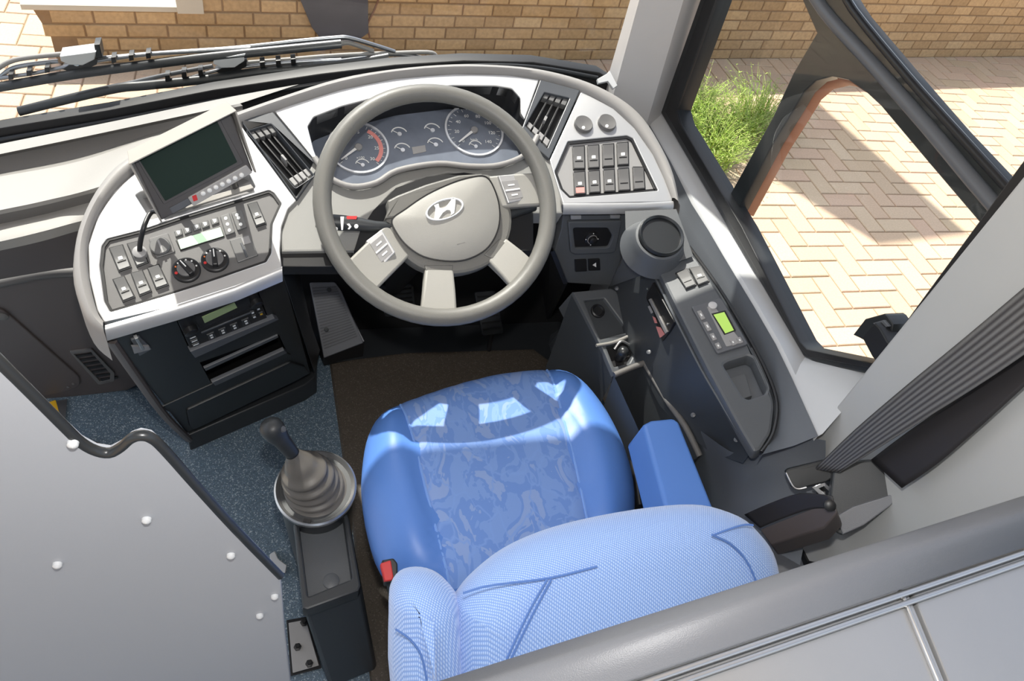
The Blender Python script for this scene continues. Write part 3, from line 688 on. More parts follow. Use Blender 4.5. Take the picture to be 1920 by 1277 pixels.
mk('sun_hood', V, F, 'hood', mon, 30, .001, 2)
plate('screen_bezel', MO, [(256, 299), (410, 219), (457, 306), (307, 384)], 0, .0015, 'monitor', mon, bevel=.001, rnd=.003)
plate('screen', MO, [(262, 301), (406, 225), (445, 304), (310, 377)], .001, .0025, 'screen', mon, bevel=0, rnd=.002)
st = plate('button_strip', MO, [(352, 371), (462, 309), (474, 324), (363, 387)], 0, .003, 'mstrip', mon, bevel=.001, rnd=.003)
for i in range(7):
    x, y = 381+12*i, 363-5.75*i; lathe('button', MO, MO.px(x, y, .005), [(.0042, .002), (.0042, .005), (.003, .0062), (0, .0065)], 'white', st, 14)
plate('sensor_window', MO, [(360, 368), (368, 365), (371, 375), (363, 378)], .003, .0038, 'red', st, bevel=0, rnd=.001)
plate('maker_strip', MO, [(318, 390), (352, 372), (358, 382), (324, 400)], 0, .001, 'frame', mon, bevel=0)
plate('bracket_foot', FA, [(300, 395), (470, 345), (476, 352), (306, 404)], 0, .006, 'hood', mon, bevel=.001)
tube('bracket_arm', [FA.at(330, 385, 0), MO.at(360, 365, -.04), MO.at(365, 330, -.03)], .008, 'black', mon, 8)
tube('bracket_arm', [FA.at(440, 350, 0), MO.at(430, 330, -.04), MO.at(420, 305, -.03)], .008, 'black', mon, 8)
tube('cable', [MO.at(305, 400, -.03), FA.at(284, 398, .035), FA.at(270, 425, .04), FA.at(263, 455, .02), FA.at(262, 470, .008)], .0045, 'black', mon, 10, sm=6)
# ================================================================== steering wheel
wc = Z(820, 385, .945)
wn = Vector((.0, -math.sin(math.radians(37)), math.cos(math.radians(37))))
WF = Fr(wc, wn)
sw = thing('steering_wheel', 'large grey four-spoke steering wheel with oval chrome emblem', 'steering wheel', tuple(WF.w(0, -.03, -.12)))
out = [WF.px(820+215*math.cos(a), 384+210*math.sin(a)) for a in [k*math.pi/18 for k in range(36)]]
cxy = Vector((sum(p[0] for p in out)/36, sum(p[1] for p in out)/36)); R0 = sum((Vector(p)-cxy).length for p in out)/36
RC = (cxy.x, cxy.y)
tube('rim', [WF.w(cxy.x+(R0-.002)*math.cos(k*math.pi/32), cxy.y+(R0-.002)*math.sin(k*math.pi/32), 0) for k in range(64)], .0175, 'wheel', sw, 18, closed=True, sm=0)
HB = Fr(WF.o-WF.n*.028, WF.n)
hubc = HB.px(842, 408)
# hub ring and cover
hr0 = abs(HB.px(948, 408)[0]-hubc[0])
plate('hub_ring', HB, [(726, 402), (760, 374), (810, 352), (870, 332), (915, 326), (943, 345), (958, 385), (960, 428), (945, 468), (915, 497), (872, 512), (828, 513), (784, 500), (748, 470), (728, 435)], -.035, .0, 'wheel', sw, bevel=.007, sp=3)
cov = [(735, 412), (760, 392), (800, 365), (850, 342), (890, 331), (912, 332), (926, 352), (936, 385), (936, 420), (925, 450), (905, 472), (872, 487), (835, 489), (795, 481), (765, 462), (745, 438)]
HT = Fr(HB.o+HB.n*.008, HB.n)
def dome(name, fr, P, h, m, par, px=True, sp=3, steps=6, pw=2.4, h0=-.006):
    O = [fr.px(x, y, h*.3) for x, y in P] if px else P
    O = [tuple(v) for v in spline(O, sp)] if sp else O
    c = Vector((sum(p[0] for p in O)/len(O), sum(p[1] for p in O)/len(O))); n = len(O); V = []; F = []
    S = [(1, h0)]+[(1-.5*(k/steps)**2 if k < steps else .001, 0) for k in range(steps+1)]
    S = [(1, h0)]; 
    for k in range(steps+1):
        s = math.cos(k/steps*math.pi/2); S.append((max(s, .001), h*(1-s**pw)))
    for s, hh in S:
        for p in O: q = c+(Vector(p)-c)*s; V.append(fr.w(q.x, q.y, hh))
    for i in range(len(S)-1):
        for j in range(n): F.append((i*n+j, i*n+(j+1) % n, (i+1)*n+(j+1) % n, (i+1)*n+j))
    return mk(name, V, F, m, par, 60)
cvr = dome('horn_cover', HT, cov, .014, 'wheel2', sw, steps=10)
tube('cover_seam', [HT.at(x, y, .0) for x, y in cov], .0016, 'black', sw, 6, closed=True)
# upper cowl left of the cover
plate('upper_cowl', HB, [(726, 376), (745, 366), (800, 345), (860, 328), (905, 325), (912, 334), (850, 350), (790, 374), (745, 408), (722, 410), (729, 392)], -.03, .006, 'wheel', sw, bevel=.004, rnd=.004)
# spokes: hub end on HB, rim end on WF
def spoke(hubq, rimq, m='wheel2'):
    A = [HB.at(*p) for p in hubq]; B = [WF.at(*p, -.008) for p in rimq]
    c = [a.lerp(b, .5)+WF.n*.004 for a, b in zip(A, B)]
    dn = lambda L, t: [p-WF.n*t for p in L]
    V = A+c+B+dn(A, .03)+dn(c, .022)+dn(B, .014)
    F = [(0, 1, 3, 2), (2, 3, 5, 4), (7, 6, 8, 9), (9, 8, 10, 11), (0, 2, 8, 6), (2, 4, 10, 8), (3, 1, 7, 9), (5, 3, 9, 11), (0, 6, 7, 1), (4, 5, 11, 10)]
    return mk('spoke', V, F, m, sw, 35, .005, 3)
s1 = spoke([(914, 330), (940, 390)], [(1024, 322), (1036, 384)])
s2 = spoke([(726, 418), (770, 478)], [(640, 500), (690, 560)])
s3 = spoke([(798, 500), (850, 500)], [(788, 590), (858, 590)])
s4 = spoke([(948, 445), (915, 488)], [(1008, 495), (964, 545)])
plate('spoke_joint', HB, [(796, 497), (850, 497), (848, 512), (800, 512)], -.01, .002, 'wheel', s3, bevel=.002)
plate('spoke_joint', HB, [(936, 448), (948, 455), (925, 486), (908, 478)], -.01, .002, 'wheel', s4, bevel=.002)
def pod(q, inner):
    b = plate('button_pod', HB, q, -.03, .012, 'silver', sw, bevel=.002, rnd=.002)
    plate('pod_keys', HB, inner, .011, .0135, 'panelr', b, bevel=.0005)
    plate('pod_line', HB, sq(inner, .02, .46, .98, .54), .013, .015, 'white', b, bevel=.0004)
    for t in (.24, .78): plate('pod_mark', HB, sq(inner, .3, t-.04, .72, t+.04), .0134, .0142, 'white', b, bevel=0)
    return b
pod([(934, 329), (971, 326), (987, 374), (953, 381)], [(941, 340), (970, 337), (981, 370), (954, 375)])
pod([(686, 452), (716, 430), (742, 473), (716, 500)], [(694, 458), (717, 439), (736, 473), (715, 492)])
# emblem
em = [(x, y) for x, y in [(834+37*math.cos(t)*math.cos(-.33)-19*math.sin(t)*math.sin(-.33), 392+37*math.cos(t)*math.sin(-.33)+19*math.sin(t)*math.cos(-.33)) for t in [k*2*math.pi/40 for k in range(40)]]]
emi = [(834+(x-834)*.90, 392+(y-392)*.86) for x, y in em]
eb = plate('emblem', HT, em, .008, .0165, 'gring', sw, holes=[emi], bevel=.0008)
zq = lambda X, Y: (780+X/14.19, 350+Y/14.19)
plate('emblem_letter', HT, [zq(*p) for p in [(480, 490), (600, 445), (625, 560), (720, 575), (800, 530), (930, 360), (960, 280), (1050, 290), (1055, 400), (1040, 560), (1020, 700), (930, 760), (935, 680), (900, 620), (820, 620), (720, 690), (620, 840), (600, 880), (490, 880), (510, 700), (520, 560)]], .012, .0165, 'white', eb, bevel=.0005)
plate('airbag_mark', HT, [(856, 456), (872, 452), (872, 455), (857, 459)], .006, .0098, 'dashdark', cvr, bevel=0)
# ================================================================== column and stalk
colm = thing('steering_column', 'black steering column with indicator stalk beneath the grey wheel', 'steering column', (WF.w(0, 0, -.45).x, WF.w(0, 0, -.45).y, 0))
lathe('shroud', Fr(WF.o-WF.n*.06, WF.n), hubc, [(.03, -.34), (.05, -.25), (.075, -.12), (.08, -.06), (.07, -.04), (.05, 0), (0, 0)], 'black', colm, 30)
lathe('column_tube', Fr(WF.o-WF.n*.06, WF.n), hubc, [(.028, -.8), (.028, -.3), (0, -.3)], 'blackm', colm, 20)
SF = Fr(WF.o-WF.n*.032, WF.n)
stalk = tube('indicator_stalk', [SF.at(760, 425, -.01), SF.at(705, 424), SF.at(668, 420), SF.at(640, 418), SF.at(604, 415), SF.at(592, 414)], [.008, .010, .014, .0155, .015, .012], 'char', colm, 18, sm=3)
tag(stalk, 'black stalk with red patch and white symbols')
def onstalk(P, mm, h=.014): plate('stalk_symbol', SF, P, h-.004, h+.0015, mm, stalk, bevel=0)
onstalk([(638, 406), (645, 406), (643, 431), (640, 431)], 'white'); onstalk([(650, 405), (670, 405), (668, 411), (650, 411)], 'red', .0125)
onstalk(circ(668, 424, 4, 10), 'white', .012); onstalk(circ(630, 429, 3.5, 10), 'white', .0135); onstalk([(650, 420), (655, 419), (659, 425), (655, 430), (652, 429), (655, 425)], 'white', .0135)
tube('wiper_stalk', [SF.at(905, 425, -.01), SF.at(960, 400, -.02), SF.at(1000, 385, -.03)], [.009, .011, .013], 'char', colm, 12)
# ================================================================== floor, footwell
def st_(o): o['kind'] = 'structure'; return o
st_(box('floor', (-1.35, -1.2, -.05), (.99, 1.72, 0), 'floor', None, 0)).name = 'floor'
rm = mk('rubber_mat', [Z(*p, 0) for p in ((612, 640), (1060, 600), (1110, 690), (1140, 1000), (700, 1330), (662, 1000))]+[Z(*p, .008) for p in ((616, 640), (1057, 600), (1106, 690), (1136, 1000), (704, 1330), (666, 1000))], [(0, 1, 2, 3, 4, 5), (6, 7, 8, 9, 10, 11)]+[(i, (i+1) % 6, 6+(i+1) % 6, 6+i) for i in range(6)], 'mat', None, 0)
tag(rm, 'dark brown speckled rubber mat on the floor in front of the seat', 'mat')
lf = thing('footwell_liner', 'raised black liner strip along the front of the brown rubber mat', 'mat', tuple(Z(850, 640, .01)))
mk('liner', [Z(*p, .010) for p in ((622, 680), (760, 662), (1000, 655), (1048, 690), (1052, 600), (990, 480), (620, 500))]+[Z(*p, .016) for p in ((622, 680), (760, 662), (1000, 655), (1048, 690), (1052, 600), (990, 480), (620, 500))], [tuple(range(7)), tuple(range(7, 14))]+[(i, (i+1) % 7, 7+(i+1) % 7, 7+i) for i in range(7)], 'char', lf, 0)
wf_ = [(-1.35, .5), (-.62, .69), (-.14, .82), (.2, .90), (.45, .93), (1.0, .90)]
wfv = [(x, y, z) for y in (1.70, 1.735) for x, z in [(-1.35, -.05)]+wf_+[(1.0, -.05)]]
st_(mk('wall_front', wfv, [tuple(range(8)), tuple(range(15, 7, -1))]+[(i, (i+1) % 8, 8+(i+1) % 8, 8+i) for i in range(8)], 'blackm', None, 0))
# foot rest
FRa, FRb, FRc = Z(580, 528, .24), Z(634, 528, .24), Z(606, 672, .06)
FT = Fr.three(FRa, FRb, FRc)
fr_ = thing('foot_rest', 'ribbed grey foot rest plate beside the radio cabinet', 'foot rest', tuple(Z(640, 650, .008)))
fq_ = [(580, 530), (628, 529), (640, 545), (682, 643), (607, 672)]
fp = plate('plate', FT, fq_, -.02, 0, 'rail', fr_, bevel=.003, rnd=.006)
for k in range(22):
    t = .04+k*.042; l = qp([(583, 534), (631, 532), (676, 636), (607, 664)], .04, t); r_ = qp([(583, 534), (631, 532), (676, 636), (607, 664)], .96, t)
    plate('rib', FT, [l, r_, (r_[0], r_[1]+2.4), (l[0], l[1]+2.4)], 0, .0025, 'frame', fp, bevel=.0006)
for x, y in ((617, 543), (612, 618)): lathe('screw', FT, FT.px(x, y), [(.007, 0), (.007, .004), (.004, .005), (0, .004)], 'char', fp, 14)
tube('edge_strip', [FT.at(636, 548, -.006), FT.at(682, 640, -.006)], .003, 'satin', fr_, 8, sm=0)
hexa('wedge', [FT.at(*p, -.02) for p in fq_], [Vector((FT.at(*p, -.02).x, FT.at(*p, -.02).y, .009)) for p in fq_], 'black', fr_, 0)
# pedals
for nm, q, lab in (('brake_pedal', [(715, 540), (775, 535), (782, 590), (722, 595)], 'dark brake pedal in the footwell seen through the left of the wheel'), ('accelerator_pedal', [(890, 548), (930, 545), (945, 625), (905, 630)], 'dark accelerator pedal in the footwell seen through the right of the wheel')):
    t = thing(nm, lab, 'pedal', tuple(Z(*qp(q, .5, .9), .017)))
    PF2 = Fr.three(Z(*q[0], .22), Z(*q[1], .22), Z(*q[3], .10))
    pp = plate('pad', PF2, q, -.012, 0, 'char', t, bevel=.003, rnd=.008)
    for k in range(6): plate('pad_rib', PF2, sq(q, .08, .1+k*.15, .92, .14+k*.15), 0, .003, 'black', pp, bevel=0)
    m0 = PF2.at(*qp(q, .5, .2), -.01); tube('arm', [m0, m0+Vector((0, .12, -.02)), m0+Vector((0, .25, .15)), Vector((m0.x, 1.715, .5))], .009, 'black', t, 8)
    if nm == 'accelerator_pedal': tube('hinge', [PF2.at(*qp(q, .5, .9), -.012), Vector((PF2.at(*qp(q, .5, .9), -.012).x, PF2.at(*qp(q, .5, .9)).y, .016))], .008, 'black', t, 8, sm=0)
# ================================================================== right wall, sill, window, pillars
RWX = .985
RW = Fr((RWX, 0, 0), (-1, 0, 0))
st_(box('wall_right', (1.0, -1.2, -.55), (1.05, 1.75, .84), 'pillar', None, 0)).name = 'wall_right'
sin = [(1200, 200), (1213, 222), (1258, 300), (1298, 380), (1330, 430), (1358, 478), (1415, 572), (1456, 643), (1486, 705), (1536, 815)]
sog = [(1232, 196), (1242, 216), (1285, 290), (1326, 362), (1352, 406), (1382, 456), (1432, 540), (1480, 622), (1506, 668), (1640, 702)]
sl = thing('side_console', 'slate grey console along the right side wall with cup holder, switches and pockets', 'console', (.85, 1.0, 0))
si3 = [Z(x, y, .885) for x, y in sin]
so3 = []
so3 = [Xp(x+6, y-2, RWX+.002) for x, y in sog]
tr = loft('trim_1', [[p+Vector((0, 0, -.02)) for p in si3], [p+Vector((0.0, 0, -.006)) for p in si3], [p+Vector((.006, 0, .002)) for p in si3], [a.lerp(b, .5)+Vector((0, 0, .002)) for a, b in zip(si3, so3)], so3, [p+Vector((.04, 0, 0)) for p in so3]], 'sill', None, 40)
st_(tr)
w1 = thing('window_1', 'side window with black rubber frame and rounded sliding sash', 'window', (RWX, 1.1, .9)); w1['kind'] = 'structure'
wo = [(1340, -140), (1322, -60), (1312, 0), (1238, 211), (1372, 440), (1506, 668), (1530, 682), (1680, 712), (2050, 240), (2100, -60), (2120, -140)]
wi = [(1354, -60), (1342, 0), (1268, 206), (1275, 232), (1390, 425), (1498, 640), (1512, 655), (1640, 682), (2000, 190), (2060, -60)]
plate('rubber_seal', RW, wo, -.03, .012, 'rubg', w1, holes=[wi], bevel=.004)
plate('inner_lip', RW, [(1350, -130), (1330, -60), (1320, 0), (1246, 210), (1378, 437), (1502, 655), (1516, 670), (1660, 696), (2020, 220), (2080, -60), (2100, -130)], .01, .016, 'black', w1, holes=[wi], bevel=.002)
wg = [(1340, -70), (1328, 0), (1258, 208), (1266, 234), (1384, 432), (1500, 648), (1512, 660), (1650, 690), (2010, 200), (2070, -60)]
mk('pane', [RW.at(x, y, -.012) for x, y in wg], [tuple(range(len(wg)))], 'glass', w1, 0)
SA = Fr((RWX+.02, 0, 0), (-1, 0, 0))
arch_in = [(1400, 428), (1383, 396), (1449, 270), (1487, 208), (1508, 172), (1530, 152), (1560, 144), (1590, 150), (1622, 172), (1651, 199), (1740, 305), (1838, 420), (1880, 470)]
sash = [(1362, 376), (1449, 219), (1487, 137), (1531, 62), (1478, -60), (1555, -60), (1612, 30), (1710, 147), (1795, 246), (1892, 350), (1960, 430)]+list(reversed(arch_in))
plate('sash_frame', SA, sash, -.02, .006, 'rubg', w1, bevel=.003)
sr = [(1500, -60), (1545, 20), (1640, 125), (1740, 238), (1830, 345), (1900, 425)]
tube('sash_ridge', [SA.at(x, y, .008) for x, y in sr], .012, 'frame', w1, 10)
sr2 = [(1575, -30), (1600, 20), (1700, 142), (1790, 243), (1885, 348), (1930, 400)]
tube('sash_track', [SA.at(x, y, .012) for x, y in sr2], .007, 'black', w1, 8)
tube('sash_edge_line', [SA.at(x+6, y-3, .010) for x, y in sr2], .0025, 'steel', w1, 6)
e1 = arch_in[1:9]
loft('outer_reveal', [[SA.at(x, y, -.01) for x, y in e1], [SA.at(x, y, -.01)+Vector((.05, 0, -.015)) for x, y in e1], [SA.at(x, y, -.01)+Vector((.05, .03, -.015)) for x, y in e1]], 'terra', w1, 50, solid=.004)
lt2 = thing('window_catch', 'small angular black catch by the side window near the grey pillar', 'catch', tuple(SA.at(1640, 650, .03)))
plate('catch_body', SA, [(1599, 628), (1622, 598), (1658, 588), (1664, 592), (1675, 608), (1672, 625), (1640, 650), (1612, 634)], -.02, .02, 'rubg', lt2, bevel=.002)
plate('catch_lever', SA, [(1615, 632), (1640, 605), (1650, 615), (1664, 640), (1690, 660), (1650, 690), (1634, 668)], .01, .04, 'black', lt2, bevel=.003)
plate('catch_window', SA, [(1636, 606), (1656, 600), (1666, 612), (1648, 618)], .02, .026, 'frame', lt2, bevel=.001)
# A pillar
def pil(rowpx):
    return [Yp(*rowpx[0], 1.665), Yp(*rowpx[1], 1.60), Yp(*rowpx[2], 1.60), Yp(*rowpx[3], 1.585), Xp(*rowpx[4], .965), Xp(*rowpx[5], 1.0)]
b0 = pil([(1130, 178), (1150, 178), (1160, 178), (1218, 214), (1230, 232), (1240, 236)]); t0 = pil([(1183, -5), (1200, -5), (1207, -5), (1283, -5), (1308, -5), (1324, -5)])
ex = [b+(t-b)*4.5 for b, t in zip(b0, t0)]; dn0 = [b-(t-b)*.5 for b, t in zip(b0, t0)]
st_(loft('trim_2', [dn0, b0, t0, ex], 'pillar', None, 25)).name = 'trim_2'
mk('pillar_step', [], [], 'pillar', None) if False else None
pc = tag(plate('pillar_plate', Fr.three(Yp(1118, 150, 1.60), Yp(1155, 150, 1.60), Yp(1150, 185, 1.56)), [(1120, 148), (1138, 138), (1143, 132), (1158, 160), (1150, 166), (1140, 152), (1122, 156)], -.004, .004, 'sill', None, bevel=.001), 'small light grey plate at the foot of the windscreen pillar', 'trim clip')  # small light grey plate at the pillar foot
# B pillar / wall panel
BP = Fr((.942, 0, 0), (-1, 0, 0))
st_(plate('trim_3', BP, [(1520, 822), (1920, 328), (2060, 155), (2150, 760), (1840, 1160), (1508, 1064), (1497, 1036), (1530, 900), (1536, 860)], -.03, .012, 'wallg', None, bevel=.004)).name = 'trim_3'
st_(plate('trim_4', BP, [(1497, 1036), (1503, 1030), (1514, 1052), (1560, 1062), (1560, 1072), (1508, 1066)], -.02, .016, 'rubber', None, bevel=.002)).name = 'trim_4'
# windscreen
w2 = thing('window_2', 'windscreen with black rubber along its foot', 'window', (0, 1.66, .85)); w2['kind'] = 'structure'
GW = Fr((0, 1.655, 0), (0, -1, 0))
plate('rubber_seal', GW, [(-140, 270), (0, 240), (200, 207), (400, 168), (600, 138), (740, 121), (870, 113), (1000, 116), (1125, 136), (1150, 152), (1150, 200), (900, 170), (520, 230), (200, 300), (0, 330), (-140, 370)], -.03, .004, 'rubber', w2, bevel=.003)
tube('seal_ridge', [GW.at(x, y, .008) for x, y in ((-120, 288), (0, 262), (200, 228), (400, 190), (560, 163), (740, 136), (870, 124), (1000, 126), (1120, 146))], .006, 'rubg', w2, 8)
mk('pane', [(-1.4, 1.675, .55), (.86, 1.675, .9), (.86, 1.675, 2.5), (-1.4, 1.675, 2.5)], [(0, 1, 2, 3)], 'glass', w2, 0)
# ------------------------------------------------------------------ side console surfaces
po = [(1180, 300), (1215, 345), (1262, 400), (1290, 455), (1340, 535), (1396, 622), (1437, 698), (1456, 757), (1452, 815), (1430, 852)]
lo = [Z(x, y, .83) for x, y in po]
ledge = loft('ledge', [[p+Vector((0, 0, -.004)) for p in si3], [a.lerp(b, .4)+Vector((0, 0, -.01)) for a, b in zip(si3, lo)], lo, [p-Vector((0, 0, .03)) for p in lo]], 'ledge', sl, 60)
rowsL = [[(1548, 826, .872), (1545, 880, .82), (1520, 960, .77), (1500, 1060, .72)], [(1452, 815, .82), (1445, 870, .775), (1425, 930, .71), (1405, 1010, .66)], [(1385, 852, .74), (1375, 895, .68), (1355, 945, .61), (1345, 1010, .56)], [(1300, 800, .64), (1305, 862, .56), (1318, 925, .50), (1330, 990, .45)], [(1262, 800, .45), (1270, 870, .40), (1280, 930, .36), (1300, 1000, .32)]]
rl = [[Z(*q) for q in r_] for r_ in rowsL]
rl = [spline(r_, 5, False) for r_ in rl]; cols = list(zip(*rl)); cols = [spline(list(c_), 5, False) for c_ in cols]
loft('rear_moulding', cols, 'ledge', sl, 60)
PT = Fr.three(Z(1240, 500, .85), Z(1415, 842, .82), Z(1400, 640, .86))
ptop = [(1232, 504), (1240, 496), (1262, 490), (1290, 470), (1308, 484), (1350, 550), (1396, 626), (1436, 702), (1453, 757), (1447, 810), (1426, 844), (1413, 848), (1388, 806), (1325, 690), (1262, 565)]
ph = [(1357, 684), (1366, 678), (1402, 667), (1412, 672), (1437, 728), (1433, 738), (1404, 748), (1394, 744)]
plate('pod_top', PT, ptop, -.03, 0, 'cons', sl, holes=[ph], bevel=.006, hr=.004, rnd=.012)
tube('pod_gap_line', [PT.at(x, y, .001) for x, y in ((1292, 462), (1345, 535), (1398, 622), (1439, 700), (1457, 757), (1450, 812), (1428, 848))], .0035, 'black', sl, 6)
plate('pod_pocket_floor', PT, [(1340, 670), (1415, 650), (1450, 740), (1390, 765)], -.05, -.035, 'ledge', sl, bevel=0)
plate('pod_pocket_lining', PT, [(1366, 708), (1398, 700), (1410, 742), (1392, 748)], -.036, -.022, 'cons', sl, bevel=.002)
pl_t = [(1232, 504), (1262, 565), (1290, 622), (1325, 690), (1360, 753), (1388, 806), (1412, 848)]
pl_b = [(1142, 536, .66), (1180, 620, .655), (1212, 681, .65), (1245, 745, .645), (1290, 795, .645), (1345, 834, .68), (1405, 852, .78)]
T3 = [PT.at(x, y, -.008) for x, y in pl_t]; B3 = [Z(*q) for q in pl_b]
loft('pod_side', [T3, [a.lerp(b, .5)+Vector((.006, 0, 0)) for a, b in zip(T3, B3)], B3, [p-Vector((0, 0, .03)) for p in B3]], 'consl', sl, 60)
tube('pod_crease', [T3[i].lerp(B3[i], .10)+Vector((-.001, 0, .002)) for i in range(7)], .003, 'cons', sl, 6)
mk('neck', [Z(1172, 396, .905), Z(1268, 392, .905), Z(1300, 480, .88), Z(1238, 504, .856), Z(1142, 538, .66), Z(1174, 474, .83)], [(0, 1, 2, 3, 5), (5, 3, 4)], 'cons', sl, 30)
for x, y, z in ((1157, 542, .7), (1217, 661, .69), (1300, 779, .70), (1381, 825, .76)):
    k = T3[3]; n_ = Fr(Z(x, y, z), (-.6, -.2, .75)); lathe('screw', n_, (0, 0), [(.005, 0), (.005, .004), (0, .006)], 'frame', sl, 14)
# control box with warning sticker on the pod side
SBX = Fr.three(Z(1223, 530, .80), Z(1263, 605, .80), Z(1236, 650, .70))
sb = plate('control_box', SBX, [(1224, 530), (1264, 604), (1254, 624), (1236, 650), (1207, 594), (1213, 549)], -.02, .006, 'black', sl, bevel=.001)
plate('box_edge', SBX, [(1216, 562), (1219, 560), (1250, 622), (1247, 626)], .006, .011, 'rim', sb, bevel=0)
plate('sticker', SBX, [(1219, 590), (1228, 596), (1232, 606), (1222, 606)], .006, .0068, 'pink', sb, bevel=0)
plate('sticker', SBX, [(1230, 612), (1238, 614), (1246, 627), (1240, 632), (1231, 636), (1232, 622)], .006, .0068, 'pink', sb, bevel=0)
plate('sticker', SBX, [(1214, 575), (1218, 573), (1224, 586), (1220, 589)], .006, .0068, 'mstrip', sb, bevel=0)
for x, y in ((1219, 541), (1257, 607), (1211, 592)): lathe('box_screw', SBX, SBX.px(x, y), [(.0025, .006), (.0025, .008), (0, .009)], 'satin', sb, 10)
rocker([(1266, 511), (1289, 502), (1307, 534), (1286, 542)], sl, PT, 0, icon=False)
rocker([(1291, 502), (1315, 498), (1331, 527), (1309, 536)], sl, PT, 0)
rq2 = [(1296, 574), (1352, 558), (1403, 645), (1345, 663)]
ru = plate('heater_timer', PT, rq2, 0, .006, 'frame', sl, bevel=.002, rnd=.006)
plate('timer_lcd', PT, [(1338, 590), (1358, 585), (1376, 619), (1360, 625)], .006, .0085, 'lcd2', ru, bevel=0)
plate('timer_strip', PT, [(1325, 575), (1338, 572), (1392, 642), (1362, 650)], .005, .0075, 'panelr', ru, bevel=.001, rnd=.003)
plate('timer_lcd_frame', PT, [(1334, 588), (1360, 582), (1380, 620), (1358, 628)], .0075, .008, 'black', ru, bevel=0)
for q in (sq(rq2, .08, .12, .22, .3), sq(rq2, .08, .36, .22, .54), sq(rq2, .08, .6, .22, .74), sq(rq2, .08, .8, .22, .92), sq(rq2, .55, .82, .68, .94), sq(rq2, .76, .82, .9, .94)):
    k = plate('timer_button', PT, q, .006, .009, 'panelr', ru, bevel=.001, rnd=.002); plate('button_icon', PT, sq(q, .35, .35, .65, .65), .009, .0095, 'white', k, bevel=0)
lathe('timer_dial', PT, PT.px(1335, 578), [(.009, .006), (.009, .011), (.006, .013), (0, .013)], 'pillar', ru, 20)
# cup holder
cc3 = Z(1237, 446, .905); CU = Fr(cc3, (-.12, -.35, 1))
ch_ = lathe('cup_holder', CU, (0, 0), [(.074, -.050), (.064, -.030), (.058, -.014), (.056, -.006), (.053, .0), (.048, .001), (.044, -.006), (.042, -.045), (0, -.045)], 'cons', sl, 48)
lathe('cup_ring', CU, (.002, .004), [(.050, .001), (.050, .006), (.047, .010), (.043, .006), (.042, -.01)], 'rubg', ch_, 48)
for a0, a1, r_, h_ in ((200, 340, .036, -.008), (20, 160, .034, -.012)): ringm('cup_spring', CU, (0, 0), r_-.006, r_, h_-.012, h_, 'panelr', ch_, a0, a1, 30)
plate('cup_insert', CU, [(-.03, -.03), (.03, -.02), (.03, -.005), (-.03, -.012)], -.05, -.02, 'brown', ch_, px=False, bevel=.002)
# sloping centre part with socket and parking brake
SC = Fr.three(Z(1078, 546, .68), Z(1150, 540, .68), Z(1137, 662, .62))
trq = [(1096, 564), (1133, 560), (1179, 622), (1126, 636)]
bk_ = [(1137, 650), (1178, 636), (1192, 656), (1180, 680), (1152, 688)]
plate('slope_panel', SC, [(1074, 547), (1146, 540), (1156, 545), (1212, 662), (1206, 684), (1151, 704), (1133, 662)], -.10, 0, 'cons', sl, holes=[trq, bk_], bevel=.004, hr=.003)
plate('slope_tray', SC, [(1088, 556), (1140, 554), (1188, 628), (1122, 644)], -.02, -.010, 'consl', sl, bevel=0)
tube('slope_rib', [SC.at(1118, 648, .003), SC.at(1150, 642, .003), SC.at(1184, 628, .004)], .004, 'dashgrey', sl, 8)
lathe('power_socket', SC, SC.px(1121, 583, -.006), [(.017, -.012), (.017, -.004), (.014, -.002), (.011, -.006), (0, -.007)], 'black', sl, 28)
pbx = plate('brake_recess', SC, [(1130, 645), (1182, 630), (1198, 656), (1184, 686), (1150, 692)], -.04, -.02, 'blackm', sl, bevel=0)
pb = tube('parking_brake_lever', [SC.at(1160, 672, -.02), SC.at(1164, 668, .01), SC.at(1168, 660, .04)], [.010, .012, .010], 'black', sl, 14)
lathe('brake_knob', Fr(SC.at(1168, 660, .045), SC.n), (0, 0), [(.007, -.01), (.012, -.004), (.013, .004), (.010, .010), (.004, .013), (0, .0135)], 'rubg', pb, 24)
tube('gate_ring', [SC.at(1150+2, 655, .0), SC.at(1165, 640, .008), SC.at(1182, 648, .0)], .0035, 'satin', pb, 8)
# left flank and pocket
fl = [SC.at(1074, 547, -.002), SC.at(1133, 662, -.002), SC.at(1151, 704, -.002)]
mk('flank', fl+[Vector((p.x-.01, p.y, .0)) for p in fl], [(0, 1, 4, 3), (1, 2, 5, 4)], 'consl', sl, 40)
rim = [Z(1151, 704, .625), Z(1206, 684, .635), Z(1250, 750, .64), Z(1285, 800, .64), Z(1312, 855, .62), Z(1240, 900, .58)]
cb = sum(rim, Vector())/6
bt = [Vector((cb.x+(p.x-cb.x)*.86, cb.y+(p.y-cb.y)*.86, .38)) for p in rim]
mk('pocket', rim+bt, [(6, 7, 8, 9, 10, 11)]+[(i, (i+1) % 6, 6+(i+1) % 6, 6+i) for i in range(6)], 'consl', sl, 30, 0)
tube('pocket_rim', [rim[0]+Vector((0, 0, .002)), rim[1]+Vector((-.004, 0, .004)), rim[1]+Vector((0.004, -.01, .004)), rim[2], rim[3], rim[4]], .007, 'dashdark', sl, 10, sm=3)
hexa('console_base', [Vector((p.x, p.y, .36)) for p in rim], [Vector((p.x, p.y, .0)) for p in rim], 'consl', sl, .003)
mk('inner_flank', [Z(1040, 470, .80), Z(1064, 531, .70), Z(1030, 600, .0), Z(1010, 520, .0)], [(0, 1, 2, 3)], 'black', sl, 0, solid=.01)
mk('foot_moulding', [Z(1032, 628, .12), Z(1052, 615, .2), Z(1075, 700, .16), Z(1060, 715, .0), Z(1040, 700, 0), Z(1028, 650, 0)], [(0, 1, 2, 3, 4, 5)], 'cons', sl, 0, solid=.01)
